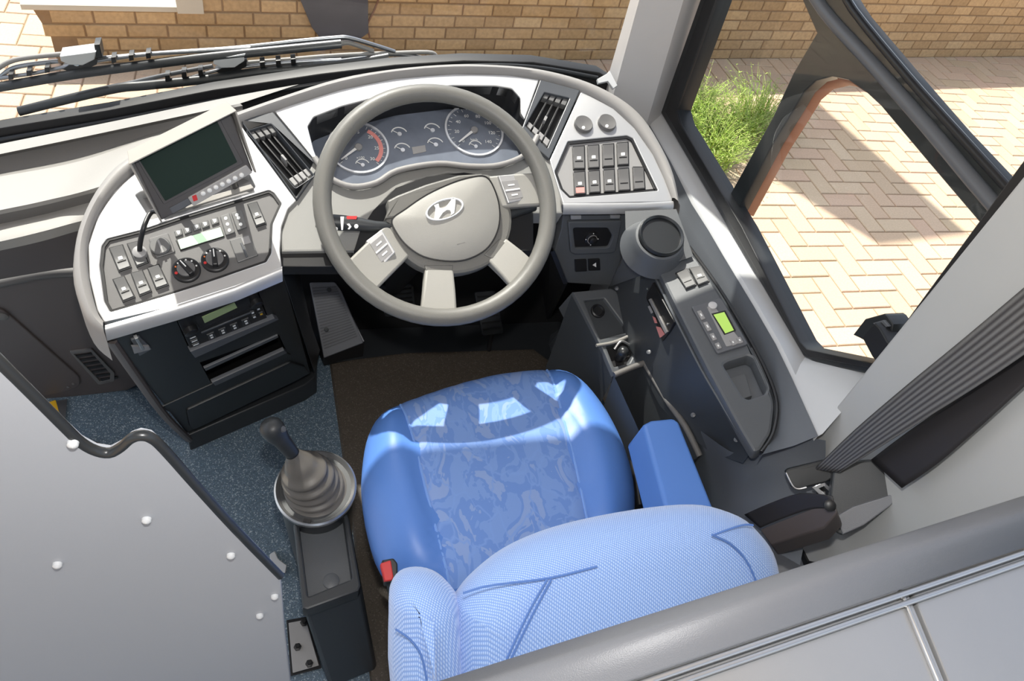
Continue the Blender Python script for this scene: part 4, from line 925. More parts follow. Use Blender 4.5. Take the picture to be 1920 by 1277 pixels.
# ================================================================== driver seat
seat = thing('driver_seat', 'blue driver seat with printed cushion, woven backrest and one armrest', 'seat', (.42, .72, 0))
SE = Fr(Z(940, 880, .575), (0, -.05, 1))
co = [(682, 850), (692, 805), (712, 772), (748, 752), (800, 733), (860, 714), (930, 697), (990, 689), (1040, 688), (1075, 698), (1105, 720), (1138, 762), (1165, 810), (1185, 862), (1196, 920), (1192, 975), (1170, 1030), (1120, 1080), (1000, 1110), (900, 1120), (830, 1112), (760, 1090), (715, 1050), (690, 980), (679, 910)]
OC = ccw([SE.px(x, y, -.02) for x, y in co]); OC = [Vector(v) for v in spline(OC, 3)]
sc = Vector((sum(p.x for p in OC)/len(OC), sum(p.y for p in OC)/len(OC)))
smL = [SE.px(*p) for p in ((752, 752), (775, 830), (800, 935), (825, 1030), (848, 1098))]; smR = [SE.px(*p) for p in ((1028, 688), (1050, 775), (1072, 860), (1090, 940), (1106, 1010))]
def interp(L, v):
    if v >= L[0][1]: return L[0][0]
    for a, b in zip(L, L[1:]):
        if a[1] >= v >= b[1]: t = (a[1]-v)/(a[1]-b[1]+1e-9); return a[0]+(b[0]-a[0])*t
    return L[-1][0]
def sval(q):
    d = q-sc; L = d.length
    if L < 1e-6: return 0
    best = None; n = len(OC)
    for i in range(n):
        a = OC[i]-sc; b = OC[(i+1) % n]-sc; e = b-a; den = d.x*e.y-d.y*e.x
        if abs(den) < 1e-12: continue
        t = (a.x*e.y-a.y*e.x)/den; u_ = (a.x*d.y-a.y*d.x)/den
        if t > 0 and -1e-6 <= u_ <= 1+1e-6: best = t; break
    return 1/best if best else 0
def hseat(u, v, s=None):
    if s is None: s = sval(Vector((u, v)))
    s = min(s, 1); base = -.045+.060*(1-s**6)**.6
    l, r_ = interp(smL, v), interp(smR, v); w = (r_-l)
    b = 0
    if u < l: b = min(1, (l-u)/.07)
    elif u > r_: b = min(1, (u-r_)/.07)
    groove = -.006*math.exp(-((u-l)/.008)**2)-.006*math.exp(-((u-r_)/.008)**2)
    return base+.028*math.sin(b*math.pi*.6)*(1-s**8)+groove*(1-s**8)
V, F = [], []; n = len(OC)
lev = [(.93, -.12), (.99, -.09), (1.0, -.06)]
for s, h in lev:
    for p in OC: q = sc+(p-sc)*s; V.append(SE.w(q.x, q.y, h))
for s in (1, .995, .98, .95, .9, .85, .8, .74, .68, .6, .52, .44, .36, .27, .18, .09, .001):
    for p in OC: q = sc+(p-sc)*s; V.append(SE.w(q.x, q.y, hseat(q.x, q.y, s)))
for i in range(len(lev)+16):
    for j in range(n): F.append((i*n+j, i*n+(j+1) % n, (i+1)*n+(j+1) % n, (i+1)*n+j))
mk('cushion', V, F, 'blue', seat, 80)
V, F = [], []; NU, NV = 24, 40
v0, v1 = max(p.y for p in OC), min(smL[-1][1], smR[-1][1])
for j in range(NV+1):
    for i in range(NU+1):
        l0, r0_ = smL[0], smR[0]
        a = i/NU; vt = v0+.02-(v0+.02-v1)*(j/NV)
        u = interp(smL, vt)*(1-a)+interp(smR, vt)*a; q = Vector((u, vt)); s = sval(q)
        if s > .992: q = sc+(q-sc)*(.992/s); s = .992
        V.append(SE.w(q.x, q.y, hseat(q.x, q.y, s)+.0025))
for j in range(NV):
    for i in range(NU): F.append((j*(NU+1)+i, j*(NU+1)+i+1, (j+1)*(NU+1)+i+1, (j+1)*(NU+1)+i))
mk('cushion_centre', V, F, 'print', seat, 80)
for L in (smL, smR):
    pts = []
    for k in range(14):
        v = L[0][1]+(L[-1][1]-L[0][1])*k/13; u = interp(L, v); s = min(sval(Vector((u, v))), .985); pts.append(SE.w(u, v, hseat(u, v, s)+.004))
    tube('piping', pts, .0028, 'bluep', seat, 6)
box('suspension_base', (.24, .58, .012), (.62, 1.0, .44), 'black', seat, .02)
# backrest
rcl = math.radians(38)
BK = Fr(Z(1120, 1020, .90), (0, -math.cos(rcl), math.sin(rcl)))
def slab(name, fr, O, th, r, m, par, sp=3, dm=.012, N=8):
    O = ccw(O); O = [tuple(v) for v in spline(O, sp)]; n = len(O)
    V, F = [], []; rings = []
    for k in range(N+1):
        a = -math.pi/2+math.pi*k/N; rings.append((r*(1-math.cos(a)), th/2*math.sin(a)))
    for ins, h in rings:
        for p in inset(O, ins): V.append(fr.w(p[0], p[1], h))
    T = inset(O, r); c = Vector((sum(p[0] for p in T)/n, sum(p[1] for p in T)/n))
    for s in (.85, .65, .4, .2, .001):
        for p in T: q = c+(Vector(p)-c)*s; V.append(fr.w(q.x, q.y, th/2+dm*(1-s*s)))
    R_ = len(rings)+5
    for i in range(R_-1):
        for j in range(n): F.append((i*n+j, i*n+(j+1) % n, (i+1)*n+(j+1) % n, (i+1)*n+j))
    F.append(tuple(range(n))[::-1])
    return mk(name, V, F, m, par, 80)
bt_ = [(852, 1150), (862, 1115), (895, 1078), (950, 1036), (1020, 1004), (1100, 981), (1200, 962), (1290, 952), (1350, 956), (1398, 976), (1430, 1010), (1446, 1050), (1446, 1095)]
tp = [BK.px(x, y, .0) for x, y in bt_]
vb = min(p[1] for p in tp)
lo_ = [(tp[-1][0]+.0, vb-.10), (tp[-1][0]-.03, vb-.30), (tp[-1][0]-.25, vb-.33), (tp[0][0]+.06, vb-.30), (tp[0][0]+.005, vb-.10)]
slab('backrest', BK, tp+lo_, .12, .055, 'weave', seat)
bl = [(729, 1150), (732, 1110), (752, 1082), (785, 1073), (820, 1080), (848, 1102), (862, 1140)]
tb = [BK.px(x, y, -.01) for x, y in bl]; vb2 = min(p[1] for p in tb)
BK2 = Fr(BK.o-BK.n*.012, BK.n)
slab('side_bolster', BK2, tb+[(tb[-1][0]+.005, vb2-.1), (tb[-1][0]-.01, vb2-.25), (tb[0][0]+.03, vb2-.25), (tb[0][0]-.0, vb2-.1)], .12, .05, 'weave', seat)
def stitch(P, h=.071, gap=True):
    pts = [BK.at(x, y, h) for x, y in P]
    tube('seam', pts, .0016, 'stitch', seat, 6)
stitch([(868, 1112), (920, 1098), (1030, 1084), (1120, 1062)], .064); stitch([(1034, 1086), (1000, 1150), (958, 1236), (940, 1275)], .07); stitch([(1026, 1086), (990, 1150), (950, 1236)], .07)
stitch([(1335, 1003), (1370, 1020), (1400, 1052), (1420, 1095)], .066); stitch([(1340, 1002), (1390, 985), (1412, 985)], .05)
tube('bolster_seam', [BK2.at(x, y, .062) for x, y in ((742, 1180), (770, 1200), (790, 1230), (800, 1275))], .0014, 'stitch', seat, 6)
# armrest
at_ = [Z(x, y, .735) for x, y in ((1206, 795), (1222, 787), (1262, 783), (1274, 790), (1352, 985), (1262, 1000))]
hexa('armrest', at_, [p+Vector((-.012, 0, -.075)) for p in at_], 'blue', seat, .010, 4)
tube('armrest_bracket', [at_[4]+Vector((-.05, .02, -.06)), at_[5]+Vector((0, -.05, -.12)), Vector((.62, .42, .55))], .014, 'black', seat, 10)
# buckle and stalks
bu = tag(plate('buckle_body', Fr.three(Z(712, 1050, .62), Z(745, 1046, .62), Z(722, 1095, .61)), [(716, 1050), (738, 1046), (746, 1056), (746, 1084), (736, 1092), (722, 1093)], -.03, 0, 'black', seat, bevel=.003, rnd=.003), None)
plate('release_button', Fr.three(Z(712, 1050, .62), Z(745, 1046, .62), Z(722, 1095, .61)), [(713, 1056), (733, 1050), (738, 1082), (735, 1088), (722, 1090)], -.01, .006, 'red', bu, bevel=.002, rnd=.003)
tube('buckle_stalk', [Z(735, 1085, .59), Z(742, 1130, .5), Z(740, 1180, .42)], .012, 'black', seat, 10)
for k in range(8):
    p = Z(1196+k*2.2, 868+k*11, .60); tube('cable_link', [p+Vector((-.004, .005, 0)), p+Vector((.003, 0, .003)), p+Vector((.005, -.006, 0))], .0035, 'satin' if k % 2 else 'black', seat, 8)
tube('adjuster_rail', [Z(1150, 770, .50), Z(1185, 860, .50), Z(1200, 950, .5)], .010, 'black', seat, 8)
# ================================================================== gear console
gc = thing('gear_console', 'dark grey gear lever console with chrome ring and rubber gaiter left of the seat', 'gear console', tuple(Z(592, 980, 0)))
gx = Z(592, 914, .5); GF = Fr(gx, (-.05, -.16, 1))
lathe('housing', GF, (0, 0), [(.066, -.46), (.070, -.3), (.0735, -.10), (.0745, -.012), (.072, -.004), (0, -.004)], 'char', gc, 48)
lathe('chrome_ring', GF, (0, 0), [(.0745, -.018), (.080, -.010), (.0805, .001), (.077, .004), (.070, -.004), (.064, -.009), (.058, -.010)], 'satin', gc, 64)
plate('ring_notch', GF, [(-.006, -.074), (.008, -.074), (.008, -.067), (-.006, -.067)], -.003, .003, 'black', gc, px=False, bevel=0)
# gaiter, leaning forward left
kb0 = Vector((gx.x-.02, gx.y+.03, .50)); ktop = Z(548, 850, .585); khead = Z(512, 806, .66)
V, F = [], []; pr = [(.0, .061, 0), (.05, .055, 0), (.10, .059, 0), (.16, .050, 0), (.22, .055, 0), (.29, .049, 0), (.36, .052, 0), (.44, .043, 0), (.52, .045, 0), (.62, .034, 0), (.75, .028, 0), (.9, .018, 0), (1.0, .014, 0)]
base = GF.w(0, 0, -.004); n = 36; rings = []
for t, r_, _ in pr:
    c_ = base.lerp(ktop, t); ax = (GF.n*(1-t)+(khead-ktop).normalized()*t).normalized(); f_ = Fr(c_, ax, (0, 1, 0))
    rings.append([f_.w(r_*math.cos(2*math.pi*k/n), r_*math.sin(2*math.pi*k/n)) for k in range(n)])
rr_ = [[Vector(p) for p in r_] for r_ in rings]; cs = list(zip(*rr_)); cs = [spline(list(c_), 3, False) for c_ in cs]
loft('gaiter', list(zip(*cs)), 'boot', gc, 80, closed=True)
kd = (khead-ktop).normalized(); KF = Fr(khead, kd, (0, 1, 0))
L_ = (khead-ktop).length
lathe('gear_knob', KF, (0, 0), [(.013, -L_), (.015, -L_*.8), (.0165, -L_*.4), (.0195, -.02), (.0225, .0), (.022, .010), (.017, .018), (.009, .022), (0, .0235)], 'char', gc, 30)
plate('knob_button', Fr(khead+Vector((.017, -.008, .01)), (.7, -.2, .7)), circ(0, 0, .006, 14), -.004, .004, 'frame', gc, px=False, bevel=.001)
GT = Fr.three(Z(551, 1007, .45), Z(654, 993, .45), Z(620, 1120, .44))
gto = [(547, 965), (551, 985), (568, 1140), (576, 1143), (672, 1108), (677, 1098), (655, 975), (648, 955)]
plate('tray_rim', GT, gto, -.04, 0, 'char', gc, holes=[[(560, 975), (643, 965), (660, 1085), (578, 1118)]], bevel=.004, hr=.004)
plate('tray_floor', GT, [(550, 970), (650, 960), (670, 1095), (570, 1130)], -.045, -.028, 'cons', gc, bevel=0)
lathe('tray_boss', GT, GT.px(621, 1090, -.028), [(.016, -.03), (.016, -.026), (.013, -.0245), (0, -.0245)], 'cons', gc, 24)
top_ = [GT.at(x, y, -.03) for x, y in gto]
hexa('body', top_, [Vector((p.x+.050, p.y-.02, .008)) for p in top_], 'consl', gc, .003)
pdl = thing('floor_bracket', 'bolted bright metal bracket plate on the blue floor by the gear console', 'bracket', tuple(Z(570, 1210, .001)))
def zq3(P, z): return [Z(x, y, z) for x, y in P]
P_ = [(537, 1163), (576, 1156), (603, 1253), (545, 1268)]
hexa('surround', zq3(P_, .006), zq3(P_, .0), 'black', pdl, .001)
P_ = [(541, 1168), (574, 1162), (598, 1248), (549, 1262)]
hexa('metal_plate', zq3(P_, .012), zq3(P_, .006), 'mstrip', pdl, .001)
for x, y in ((570, 1168), (580, 1245), (558, 1214)): lathe('bolt', Fr(Z(x, y, .012), (0, 0, 1), (0, 1, 0)), (0, 0), [(.009, 0), (.009, .005), (.005, .006), (.005, .012), (0, .012)], 'black', pdl, 6)
# ================================================================== partition, left front
PP = Fr((0, .403, 0), (0, -1, 0))
pa = thing('partition', 'large light grey bolted guard panel with curved black top edge', 'partition', (-.2, .403, 0))
pe = [(-1200, 540), (-160, 540), (0, 691), (60, 750), (120, 810), (150, 838), (178, 853), (205, 857), (228, 845), (245, 830), (262, 824), (282, 828), (305, 848), (360, 910), (440, 998), (526, 1086)]
eu = [PP.px(x, y) for x, y in pe[1:]]; eu = [(eu[0][0]-1.1, eu[0][1])]+eu
ru_ = PP.px(545, 1277)
ol = eu+[(PP.px(534, 1180)[0], PP.px(534, 1180)[1]), (ru_[0], ru_[1]), (ru_[0], .0), (eu[0][0], .0)]
plate('panel', PP, ol, -.012, 0, 'part', pa, px=False, bevel=.002)
tube('edge_rubber', [PP.w(u, v, -.004) for u, v in eu[1:]], .0048, 'rubg', pa, 8, sm=3)
for x, y in ((137, 830), (275, 973), (108, 1057), (433, 1040), (515, 1117), (487, 1153)):
    lathe('dome_bolt', PP, PP.px(x, y), [(.0045, 0), (.0043, .003), (.0025, .0048), (0, .0054)], 'sill', pa, 18)
yl = thing('step_edge', 'yellow and grey step nosing at the foot of the taupe dash panel', 'step nosing', tuple(Z(110, 780, .001)))
hexa('yellow_strip', zq3([(86, 756), (104, 750), (112, 775), (100, 775), (90, 766)], .006), zq3([(86, 756), (104, 750), (112, 775), (100, 775), (90, 766)], 0), 'yellow', yl, 0)
hexa('grey_strip', zq3([(105, 752), (126, 748), (122, 795), (113, 782)], .006), zq3([(105, 752), (126, 748), (122, 795), (113, 782)], 0), 'steel', yl, 0)
sm_ = tag(hexa('step_moulding', zq3([(150, 820), (205, 835), (255, 828), (240, 860), (200, 875), (170, 870)], .03), zq3([(150, 820), (205, 835), (255, 828), (240, 860), (200, 875), (170, 870)], 0), 'brown', None, .003), 'dark floor moulding seen in the dip of the guard panel edge', 'moulding')
cb_ = tag(hexa('sun_patch_block', zq3([(505, 1040), (515, 1033), (522, 1048), (538, 1060), (535, 1075), (510, 1068)], .03), zq3([(505, 1040), (515, 1033), (522, 1048), (538, 1060), (535, 1075), (510, 1068)], 0), 'sill', None, .002), 'pale block painted as a patch of sun on the blue floor beside the guard panel', 'sun_patch')  # pale block stands in for a patch of sunlight on the floor
# ================================================================== rear bulkhead rail
bh = thing('bulkhead', 'padded grey rail and satin shelf of the bulkhead behind the seat', 'bulkhead', (.45, .2, 0))
A0, B0 = Z(760, 1297, 1.16), Z(2000, 904, 1.16); A1, B1 = Z(760, 1330, 1.20), Z(2000, 940, 1.20); A2, B2 = Z(760, 1420, 1.19), Z(2000, 1000, 1.19)
def sec(f):
    a = [A0, A1, A2][0].lerp(B0, f), A1.lerp(B1, f), A2.lerp(B2, f); d = Vector((0, 0, -1))
    return [Vector((a[0].x, a[0].y+.0, .02)), a[0]+d*.03, a[0], a[0].lerp(a[1], .6)+Vector((0, 0, .006)), a[1], a[1].lerp(a[2], .5)+Vector((0, 0, .003)), a[2]]
s_ = [sec(0), sec(1)]
prof = list(zip(*s_))
loft('bulkhead_wall', [list(prof[0]), list(prof[1])], 'wallg', bh, 30, solid=.01)
r_rows = [list(p) for p in prof[1:]]
cols_ = [spline([r_[i] for r_ in r_rows], 5, False) for i in (0, 1)]
loft('padded_rail', list(zip(*cols_)), 'rail', bh, 60, solid=.004)
A3, B3_ = Z(760, 1424, 1.185), Z(2000, 1010, 1.185)
tube('silver_bead', [A2+Vector((0, -.004, -.004)), B2+Vector((0, -.004, -.004))], .0035, 'satin', bh, 8, sm=0)
tube('silver_bead', [A2+Vector((0, -.013, -.006)), B2+Vector((0, -.013, -.006))], .003, 'satin', bh, 8, sm=0)
SH = Fr((A2.x, A2.y, 1.178), (0, 0, 1), (0, 1, 0))
sp1 = [(760, 1424), (1700, 1103), (1830, 1420), (1800, 1700), (760, 1800)]; sp2 = [(1706, 1101), (2000, 1002), (2300, 1300), (2100, 1700), (1806, 1700), (1836, 1420)]
for q_ in (sp1, sp2):
    q_ = [SH.px(x, y) for x, y in q_]; q_ = [(min(u, .955-A2.x), max(v, -.75)) for u, v in q_]
    plate('shelf', SH, q_, -.02, 0, 'shelf', bh, bevel=.002, px=False)
tube('shelf_joint', [SH.at(1688, 1108, .002), SH.at(1762, 1285, .002), SH.at(1833, 1420, .002)], .003, 'satin', bh, 8, sm=0)
# ================================================================== seat belt
bt2 = thing('seat_belt', 'black seat belt with tongue and reel on the grey side panel', 'seat belt', tuple(Xp(1620, 930, .95)))
def strap(name, L, R_, X, m, th=.0015):
    a = [Xp(x, y, X) for x, y in L]; b = [Xp(x, y, X) for x, y in R_]
    a = spline(a, 4, False); b = spline(b, 4, False); V = []; F = []; uv = []; n = len(a); K = 8
    for i in range(n):
        for k in range(K+1): V.append(a[i].lerp(b[i], k/K)); uv.append((k/K, i*.1))
    for i in range(n-1):
        for k in range(K): F.append((i*(K+1)+k, i*(K+1)+k+1, (i+1)*(K+1)+k+1, (i+1)*(K+1)+k))
    return mk(name, V, F, m, bt2, 60, solid=th, uv=uv)
strap('webbing', [(1526, 880), (1600, 808), (1700, 722), (1800, 640), (1940, 522), (2060, 420)], [(1574, 886), (1650, 838), (1752, 774), (1850, 712), (1955, 640), (2090, 545)], .86, 'beltr')
strap('webbing', [(1634, 862), (1700, 812), (1800, 742), (1940, 640), (2060, 545)], [(1692, 915), (1760, 868), (1852, 788), (1955, 695), (2080, 600)], .90, 'belt')
RE = Fr(Xp(1620, 930, .90), (-.55, -.45, .70))
plate('reel_housing', RE, [(1562, 884), (1590, 868), (1638, 862), (1656, 880), (1690, 916), (1690, 930), (1668, 950), (1620, 985), (1580, 1005), (1566, 998), (1554, 950)], -.08, 0, 'char', bt2, bevel=.003, rnd=.004)
plate('reel_face', RE, [(1568, 968), (1600, 950), (1690, 922), (1690, 930), (1668, 950), (1620, 985), (1580, 1003)], 0, .006, 'rail', bt2, bevel=.002)
TG = Fr(Xp(1515, 895, .85), (-.5, -.5, .70))
plate('tongue', TG, [(1472, 884), (1478, 879), (1548, 862), (1580, 858), (1574, 888), (1550, 905), (1500, 917), (1484, 914)], -.01, .004, 'rubg', bt2, bevel=.003, rnd=.003)
plate('tongue_blade', TG, [(1522, 914), (1545, 904), (1574, 930), (1570, 938), (1552, 942)], -.002, .001, 'chrome', bt2, holes=[[(1536, 916), (1545, 912), (1561, 929), (1553, 932)]], bevel=.0006)
tube('tongue_edge', [TG.at(x, y, .004) for x, y in ((1474, 886), (1486, 910), (1496, 917), (1512, 914))], .0022, 'satin', bt2, 8)
strap('lap_webbing', [(1395, 965), (1440, 945), (1500, 925), (1560, 930)], [(1425, 990), (1460, 975), (1520, 955), (1565, 955)], .80, 'belt')
hexa('anchor_arm', [Xp(x, y, .80) for x, y in ((1425, 992), (1530, 950), (1566, 948), (1570, 962), (1545, 990), (1446, 1022))], [Xp(x, y, .80)+Vector((.04, 0, -.05)) for x, y in ((1425, 992), (1530, 950), (1566, 948), (1570, 962), (1545, 990), (1446, 1022))], 'brown', bt2, .003)
lathe('anchor_bolt', Fr(Xp(1556, 948, .79), (-.5, -.5, .7)), (0, 0), [(.009, -.004), (.009, .002), (.006, .004), (0, .004)], 'black', bt2, 20)
# ================================================================== wipers outside the windscreen
WY = Fr((0, 1.74, 0), (0, -1, 0))
def wtube(n_, P, r, m, par, h=0): tube(n_, [WY.at(x, y, h) for x, y in P], r, m, par, 8)
def wiper(lab, blade, spine, arms, clamp, clips, peg=None):
    w = thing('windscreen_wiper', lab, 'wiper', tuple(WY.at(*clamp[0], 0)), 'wipers parked outside the windscreen')
    b = tube('blade', [WY.at(x, y, .012) for x, y in blade], .006, 'rubg', w, 8, flat=1.8)
    wtube('blade_frame', spine, .0045, 'steel', w, 0)
    for P, m_ in arms: wtube('arm', P, .0055, m_, w, -.01)
    c_ = plate('clamp', WY, clamp, -.02, .020, 'sill', w, bevel=.002)
    cx = sum(p[0] for p in clamp)/len(clamp); cy = sum(p[1] for p in clamp)/len(clamp)
    lathe('clamp_bolt', WY, WY.px(cx, cy), [(.007, .012), (.006, .017), (0, .018)], 'chrome', c_, 12)
    plate('clamp_pad', WY, [(clamp[-2][0], clamp[-2][1]), (clamp[1][0]+3, clamp[1][1]+14), (clamp[1][0]+2, clamp[1][1]+24), (cx, cy+26), (clamp[0][0]+4, clamp[0][1]+24)], -.02, .005, 'black', w, bevel=.001)
    for x, y in clips: plate('clip', WY, [(x-5, y-5), (x+4, y-6), (x+5, y+4), (x-4, y+6)], -.008, .016, 'black', w, bevel=.001)
    if peg: plate('peg', WY, peg, -.02, .012, 'rubg', w, bevel=.002)
wiper('upper windscreen wiper, set further left, with two bent arms', [(-120, 182), (0, 163), (135, 140), (270, 122), (400, 106), (540, 92), (640, 82)], [(-100, 165), (0, 147), (60, 138), (110, 128), (185, 114), (276, 102), (370, 96), (470, 90)],
      [([(-60, 160), (-10, 132), (15, 117), (45, 109), (110, 102), (170, 98)], 'rim'), ([(-60, 175), (-5, 148), (20, 130), (50, 122), (110, 115)], 'steel'), ([(185, 110), (300, 100), (420, 92), (500, 84), (562, 77), (629, 71), (654, 71), (700, 84), (740, 97)], 'steel'), ([(380, 104), (500, 100), (583, 87), (640, 81), (660, 82), (700, 96)], 'rim')],
      [(112, 106), (180, 97), (177, 112), (155, 123), (130, 122), (114, 115)], [(20, 145), (54, 138), (88, 132), (213, 113), (246, 109), (278, 105)], [(176, 84), (187, 83), (192, 108), (180, 110)])
wiper('lower windscreen wiper, reaching down left to a dark blade tip', [(35, 209), (135, 184), (222, 165), (276, 160), (400, 147), (500, 133), (646, 120), (729, 107)], [(180, 172), (222, 162), (337, 150), (400, 134), (470, 124), (560, 116), (640, 112)],
      [([(215, 163), (300, 143), (345, 134), (399, 124)], 'frame'), ([(460, 118), (537, 112), (633, 104), (729, 100), (802, 98), (817, 104)], 'rim'), ([(500, 128), (600, 116), (729, 102), (790, 108)], 'steel')],
      [(399, 111), (460, 101), (458, 115), (440, 127), (415, 128), (400, 120)], [(314, 147), (345, 141), (376, 137), (492, 122), (522, 119), (550, 116)], None)
# ================================================================== outside: pavers, brick wall, planting
GZ = -.6
def pavers():
    V, F = [], []; w = .128; g = .004; hh = .03; ch = .004
    x0, y0, nx, ny = -3.2, -1.3, 98, 55
    def brick(ax, ay, bx, by, dz):
        i = len(V); a0, a1, b0, b1 = ax+g, bx-g, ay+g, by-g
        for z, c_ in ((GZ-hh, 0), (GZ-ch+dz, 0), (GZ+dz, ch)): V.extend([(a0+c_, b0+c_, z), (a1-c_, b0+c_, z), (a1-c_, b1-c_, z), (a0+c_, b1-c_, z)])
        for s in (0, 4):
            for k in range(4): F.append((i+s+k, i+s+(k+1) % 4, i+s+4+(k+1) % 4, i+s+4+k))
        F.append((i+8, i+9, i+10, i+11))
    for i in range(nx):
        for j in range(ny):
            if x0+i*w < 1.1 and y0+j*w < 1.9: continue
            f = (i-j) % 4; x, y = x0+i*w, y0+j*w; dz = random.uniform(-.0015, .0015)
            if f == 0: brick(x, y, x+2*w, y+w, dz)
            elif f == 3: brick(x, y, x+w, y+2*w, dz)
    return mk('paved_ground', V, F, 'paver', None, 0)
st_(pavers()).name = 'floor_paving'
st_(box('floor_bedding', (-12, -8, GZ-.06), (16, 16, GZ-.008), 'joint', None, 0)).name = 'floor_bedding'
WO = Vector((-1.17, 4.40, GZ)); wd = Vector((1, .14, 0)).normalized(); wnn = Vector((wd.y, -wd.x, 0))
BWF = Fr(WO, wnn, (0, 0, 1))
def bwall():
    V, F = [], []; bl_, bh_ = .21, .078; g = .005
    def brick(u0, u1, z0, z1, d0, d1):
        i = len(V); c_ = .004
        for d, e in ((d0, 0), (d1-c_, 0), (d1, c_)):
            for u, z in ((u0+e, z0+e), (u1-e, z0+e), (u1-e, z1-e), (u0+e, z1-e)): V.append(BWF.w(u, z, d))
        for s in (0, 4):
            for k in range(4): F.append((i+s+k, i+s+(k+1) % 4, i+s+4+(k+1) % 4, i+s+4+k))
        F.append((i+8, i+9, i+10, i+11))
    for r_ in range(11):
        z = r_*bh_; u = (r_ % 2)*bl_/2
        if r_ < 4: st = [.06, .02, -.03, -.08][r_]
        else: st = .70
        u = st-(0 if r_ % 2 else bl_/2)+.1; first = True
        while u < 9.2:
            u1 = min(u+bl_, 9.2); a = max(u, st)
            if u1-a > .03: brick(a+g, u1-g, z+g, z+bh_-g, -.10, random.uniform(-.001, .002))
            u = u1
    return V, F, bh_
bv, bf, bh_ = bwall()
bw = thing('brick_wall', 'ochre brick garden wall beyond the windscreen, low at its left end', 'wall', tuple(WO))
mk('bricks', bv, bf, 'brick', bw, 0)
plate('mortar_bed', BWF, [(0.0, 0), (9.2, 0), (9.2, 11*bh_), (.72, 11*bh_), (.72, 4*bh_), (-.05, 4*bh_), (0, 2*bh_)], -.22, -.006, 'mortar', bw, px=False, bevel=0)
plate('coping', BWF, [(-.10, 4*bh_), (.69, 4*bh_), (.69, 4*bh_+.03), (-.10, 4*bh_+.03)], -.30, .012, 'coping', bw, px=False, bevel=.004)
plate('end_post', BWF, [(.66, 4*bh_+.0), (.80, 4*bh_), (.80, 11*bh_), (.66, 11*bh_)], -.25, .03, 'coping', bw, px=False, bevel=.004)
gb = tag(plate('slate_board', BWF, [(558, -12), (690, -12), (691, 62), (672, 76), (640, 88), (605, 78), (585, 52)], .012, .04, 'wood', None, bevel=.004), 'dark slate grey board leaning on the brick wall ahead of the wheel', 'board')
tw = tag(tube('dry_twig', [BWF.at(x, y, .02) for x, y in ((712, -8), (702, 18), (692, 38), (689, 50), (693, 70))], .006, 'twig', None, 6), 'thin dry brown twig against the brick wall beside the dark board', 'twig')
# shrub
def shrub(name, spots, lab, n, hmin, hmax, seedv):
    rnd_ = random.Random(seedv); V, F = [], []
    for _ in range(n):
        cx, cy, r_ = rnd_.choice(spots); a = rnd_.uniform(0, 6.283); rr = r_*math.sqrt(rnd_.random()); x, y = cx+rr*math.cos(a)*.5, cy+rr*math.sin(a)*.5
        L = rnd_.uniform(hmin, hmax); a2 = a+rnd_.uniform(-.6, .6); ln = rnd_.uniform(.2, 1.0)*L*.8; w = rnd_.uniform(.002, .0045)
        px_, py_ = -math.sin(a2)*w, math.cos(a2)*w; i = len(V)
        for k in range(4):
            t = k/3; X = x+math.cos(a2)*ln*t*t; Y = y+math.sin(a2)*ln*t*t; Zz = GZ+L*t*(1-.25*t); s = 1-t*.85
            V.append((X-px_*s, Y-py_*s, Zz)); V.append((X+px_*s, Y+py_*s, Zz))
            if k < 3: F.append((i+2*k, i+2*k+1, i+2*k+3, i+2*k+2))
        for k in range(3):
            t = rnd_.uniform(.35, 1); X = x+math.cos(a2)*ln*t*t; Y = y+math.sin(a2)*ln*t*t; Zz = GZ+L*t*(1-.25*t); b = rnd_.uniform(0, 6.28); q = rnd_.uniform(.015, .035); j = len(V)
            V += [(X, Y, Zz), (X+math.cos(b)*q*.5-math.sin(b)*.004, Y+math.sin(b)*q*.5+math.cos(b)*.004, Zz+q*.3), (X+math.cos(b)*q, Y+math.sin(b)*q, Zz+q*.35), (X+math.cos(b)*q*.5+math.sin(b)*.004, Y+math.sin(b)*q*.5-math.cos(b)*.004, Zz+q*.3)]; F.append((j, j+1, j+2, j+3))
    t = thing(name, lab, 'shrub', (spots[0][0], spots[0][1], GZ)); mk('foliage', V, F, 'leaf', t, 0); return t
M['leaf'] = rand_island('leaf_green', [(.22, .36, .05), (.40, .52, .10), (.30, .44, .07), (.52, .55, .2), (.16, .28, .05)], .6, 0, 30, .15)
s1p = [Z(1300, 235, GZ), Z(1330, 270, GZ), Z(1395, 255, GZ), Z(1292, 215, GZ), Z(1425, 225, GZ), Z(1320, 300, GZ)]
shrub('garden_shrub', [(p.x, p.y, .36) for p in s1p], 'bright green feathery shrub on the paving outside the side window', 1900, .10, .34, 3)
# added unseen slab on posts, shaped to throw the angular shade on the paving
SUN = Vector((.25, -.60, -1)).normalized()
cpz = 2.6
def up_(p): k = (cpz-p.z)/-SUN.z; return p-SUN*k
cp = [up_(Z(*q, GZ)) for q in ((1372, 285), (1640, 452), (1805, 432), (1500, 165))]
cpt = thing('shade_canopy', 'added unseen slab on posts beyond the brick wall, shading the paving', 'shade_canopy', (sum(p.x for p in cp)/4, sum(p.y for p in cp)/4, GZ))
hexa('shade_slab', [p+Vector((0, 0, .06)) for p in cp], cp, 'coping', cpt, .004)
for k in (0, 3): tube('post', [Vector((cp[k].x+(.1 if k == 0 else -.1), cp[k].y+.05, GZ)), Vector((cp[k].x+(.1 if k == 0 else -.1), cp[k].y+.05, cpz))], .04, 'coping', cpt, 12, sm=0)
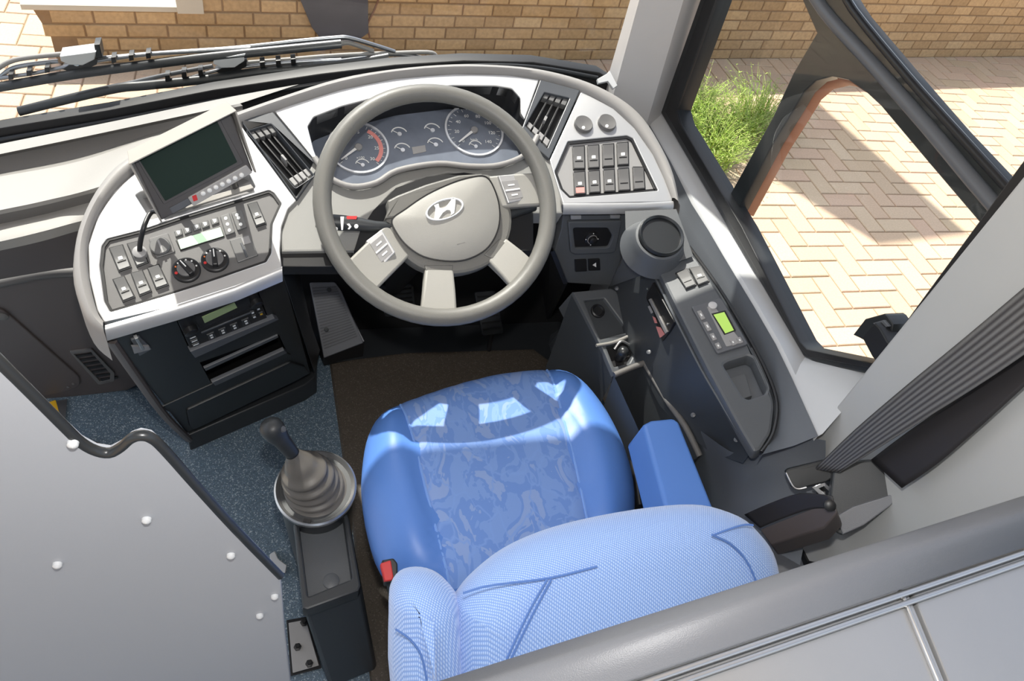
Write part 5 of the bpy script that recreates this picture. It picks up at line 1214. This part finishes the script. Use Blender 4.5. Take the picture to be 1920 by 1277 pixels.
# ================================================================== roof of the bus; unseen blind added to shape the sunlit edge on the seat
st_(box('ceiling', (-1.4, -2.2, 2.25), (1.05, 1.62, 2.30), 'sill', None, 0)).name = 'ceiling'
sbz = tag(box('shade_blind', (-.9, 1.50, 1.73), (.93, 1.515, 2.24), 'frame', None, .002), 'added unseen grey blind that ends the sunlight on the seat', 'sun blind')
# ================================================================== light, sky, camera
sd = bpy.data.lights.new('sun', 'SUN'); sd.energy = 7.4; sd.angle = math.radians(1.0); sd.color = (1, .95, .87)
so = bpy.data.objects.new('sun', sd); so.rotation_euler = SUN.to_track_quat('-Z', 'Y').to_euler(); so.location = (0, 3, 4); C.objects.link(so)
fl_ = bpy.data.lights.new('camera_flash', 'POINT'); fl_.energy = 34; fl_.shadow_soft_size = .02; fl_.color = (1, .98, .95)
fo_ = bpy.data.objects.new('camera_flash', fl_)
imup = -(Vector((rgt.y, fwd.y, -dwn.y)))
imup = Vector(((0, 0, 0)))
r0 = ray(960, 100)-ray(960, 1100); r0.normalize()
fo_.location = CAM+r0*.13; C.objects.link(fo_)
w = bpy.data.worlds.new('World'); bpy.context.scene.world = w; w.use_nodes = True
nt = w.node_tree; bg = nt.nodes['Background']; sk = nt.nodes.new('ShaderNodeTexSky'); sk.sky_type = 'NISHITA'; sk.sun_disc = False
sk.sun_elevation = math.asin(-SUN.z); sk.sun_rotation = math.atan2(-SUN.x, -SUN.y); sk.air_density = 1; sk.dust_density = 2.0
hs = nt.nodes.new('ShaderNodeHueSaturation'); hs.inputs['Saturation'].default_value = .55; nt.links.new(sk.outputs[0], hs.inputs['Color'])
nt.links.new(hs.outputs[0], bg.inputs['Color']); bg.inputs['Strength'].default_value = .26
cd = bpy.data.cameras.new('camera'); cd.sensor_width = 36; cd.lens = FO/W_*36; cd.clip_start = .02
co_ = bpy.data.objects.new('camera', cd); C.objects.link(co_)
# columns: image right, image up, backwards, in the world
def wv(v): return Vector((v.dot(rgt), v.dot(fwd), -v.dot(dwn)))
ex_, ey_, ez_ = wv(Vector((1, 0, 0))), wv(Vector((0, -1, 0))), wv(Vector((0, 0, -1)))
mw = Matrix(((ex_.x, ey_.x, ez_.x, CAM.x), (ex_.y, ey_.y, ez_.y, CAM.y), (ex_.z, ey_.z, ez_.z, CAM.z), (0, 0, 0, 1)))
co_.matrix_world = mw; bpy.context.scene.camera = co_
vs = bpy.context.scene.view_settings; vs.view_transform = 'Standard'; vs.look = 'None'; vs.exposure = 0; vs.gamma = 1; vs.use_curve_mapping = False
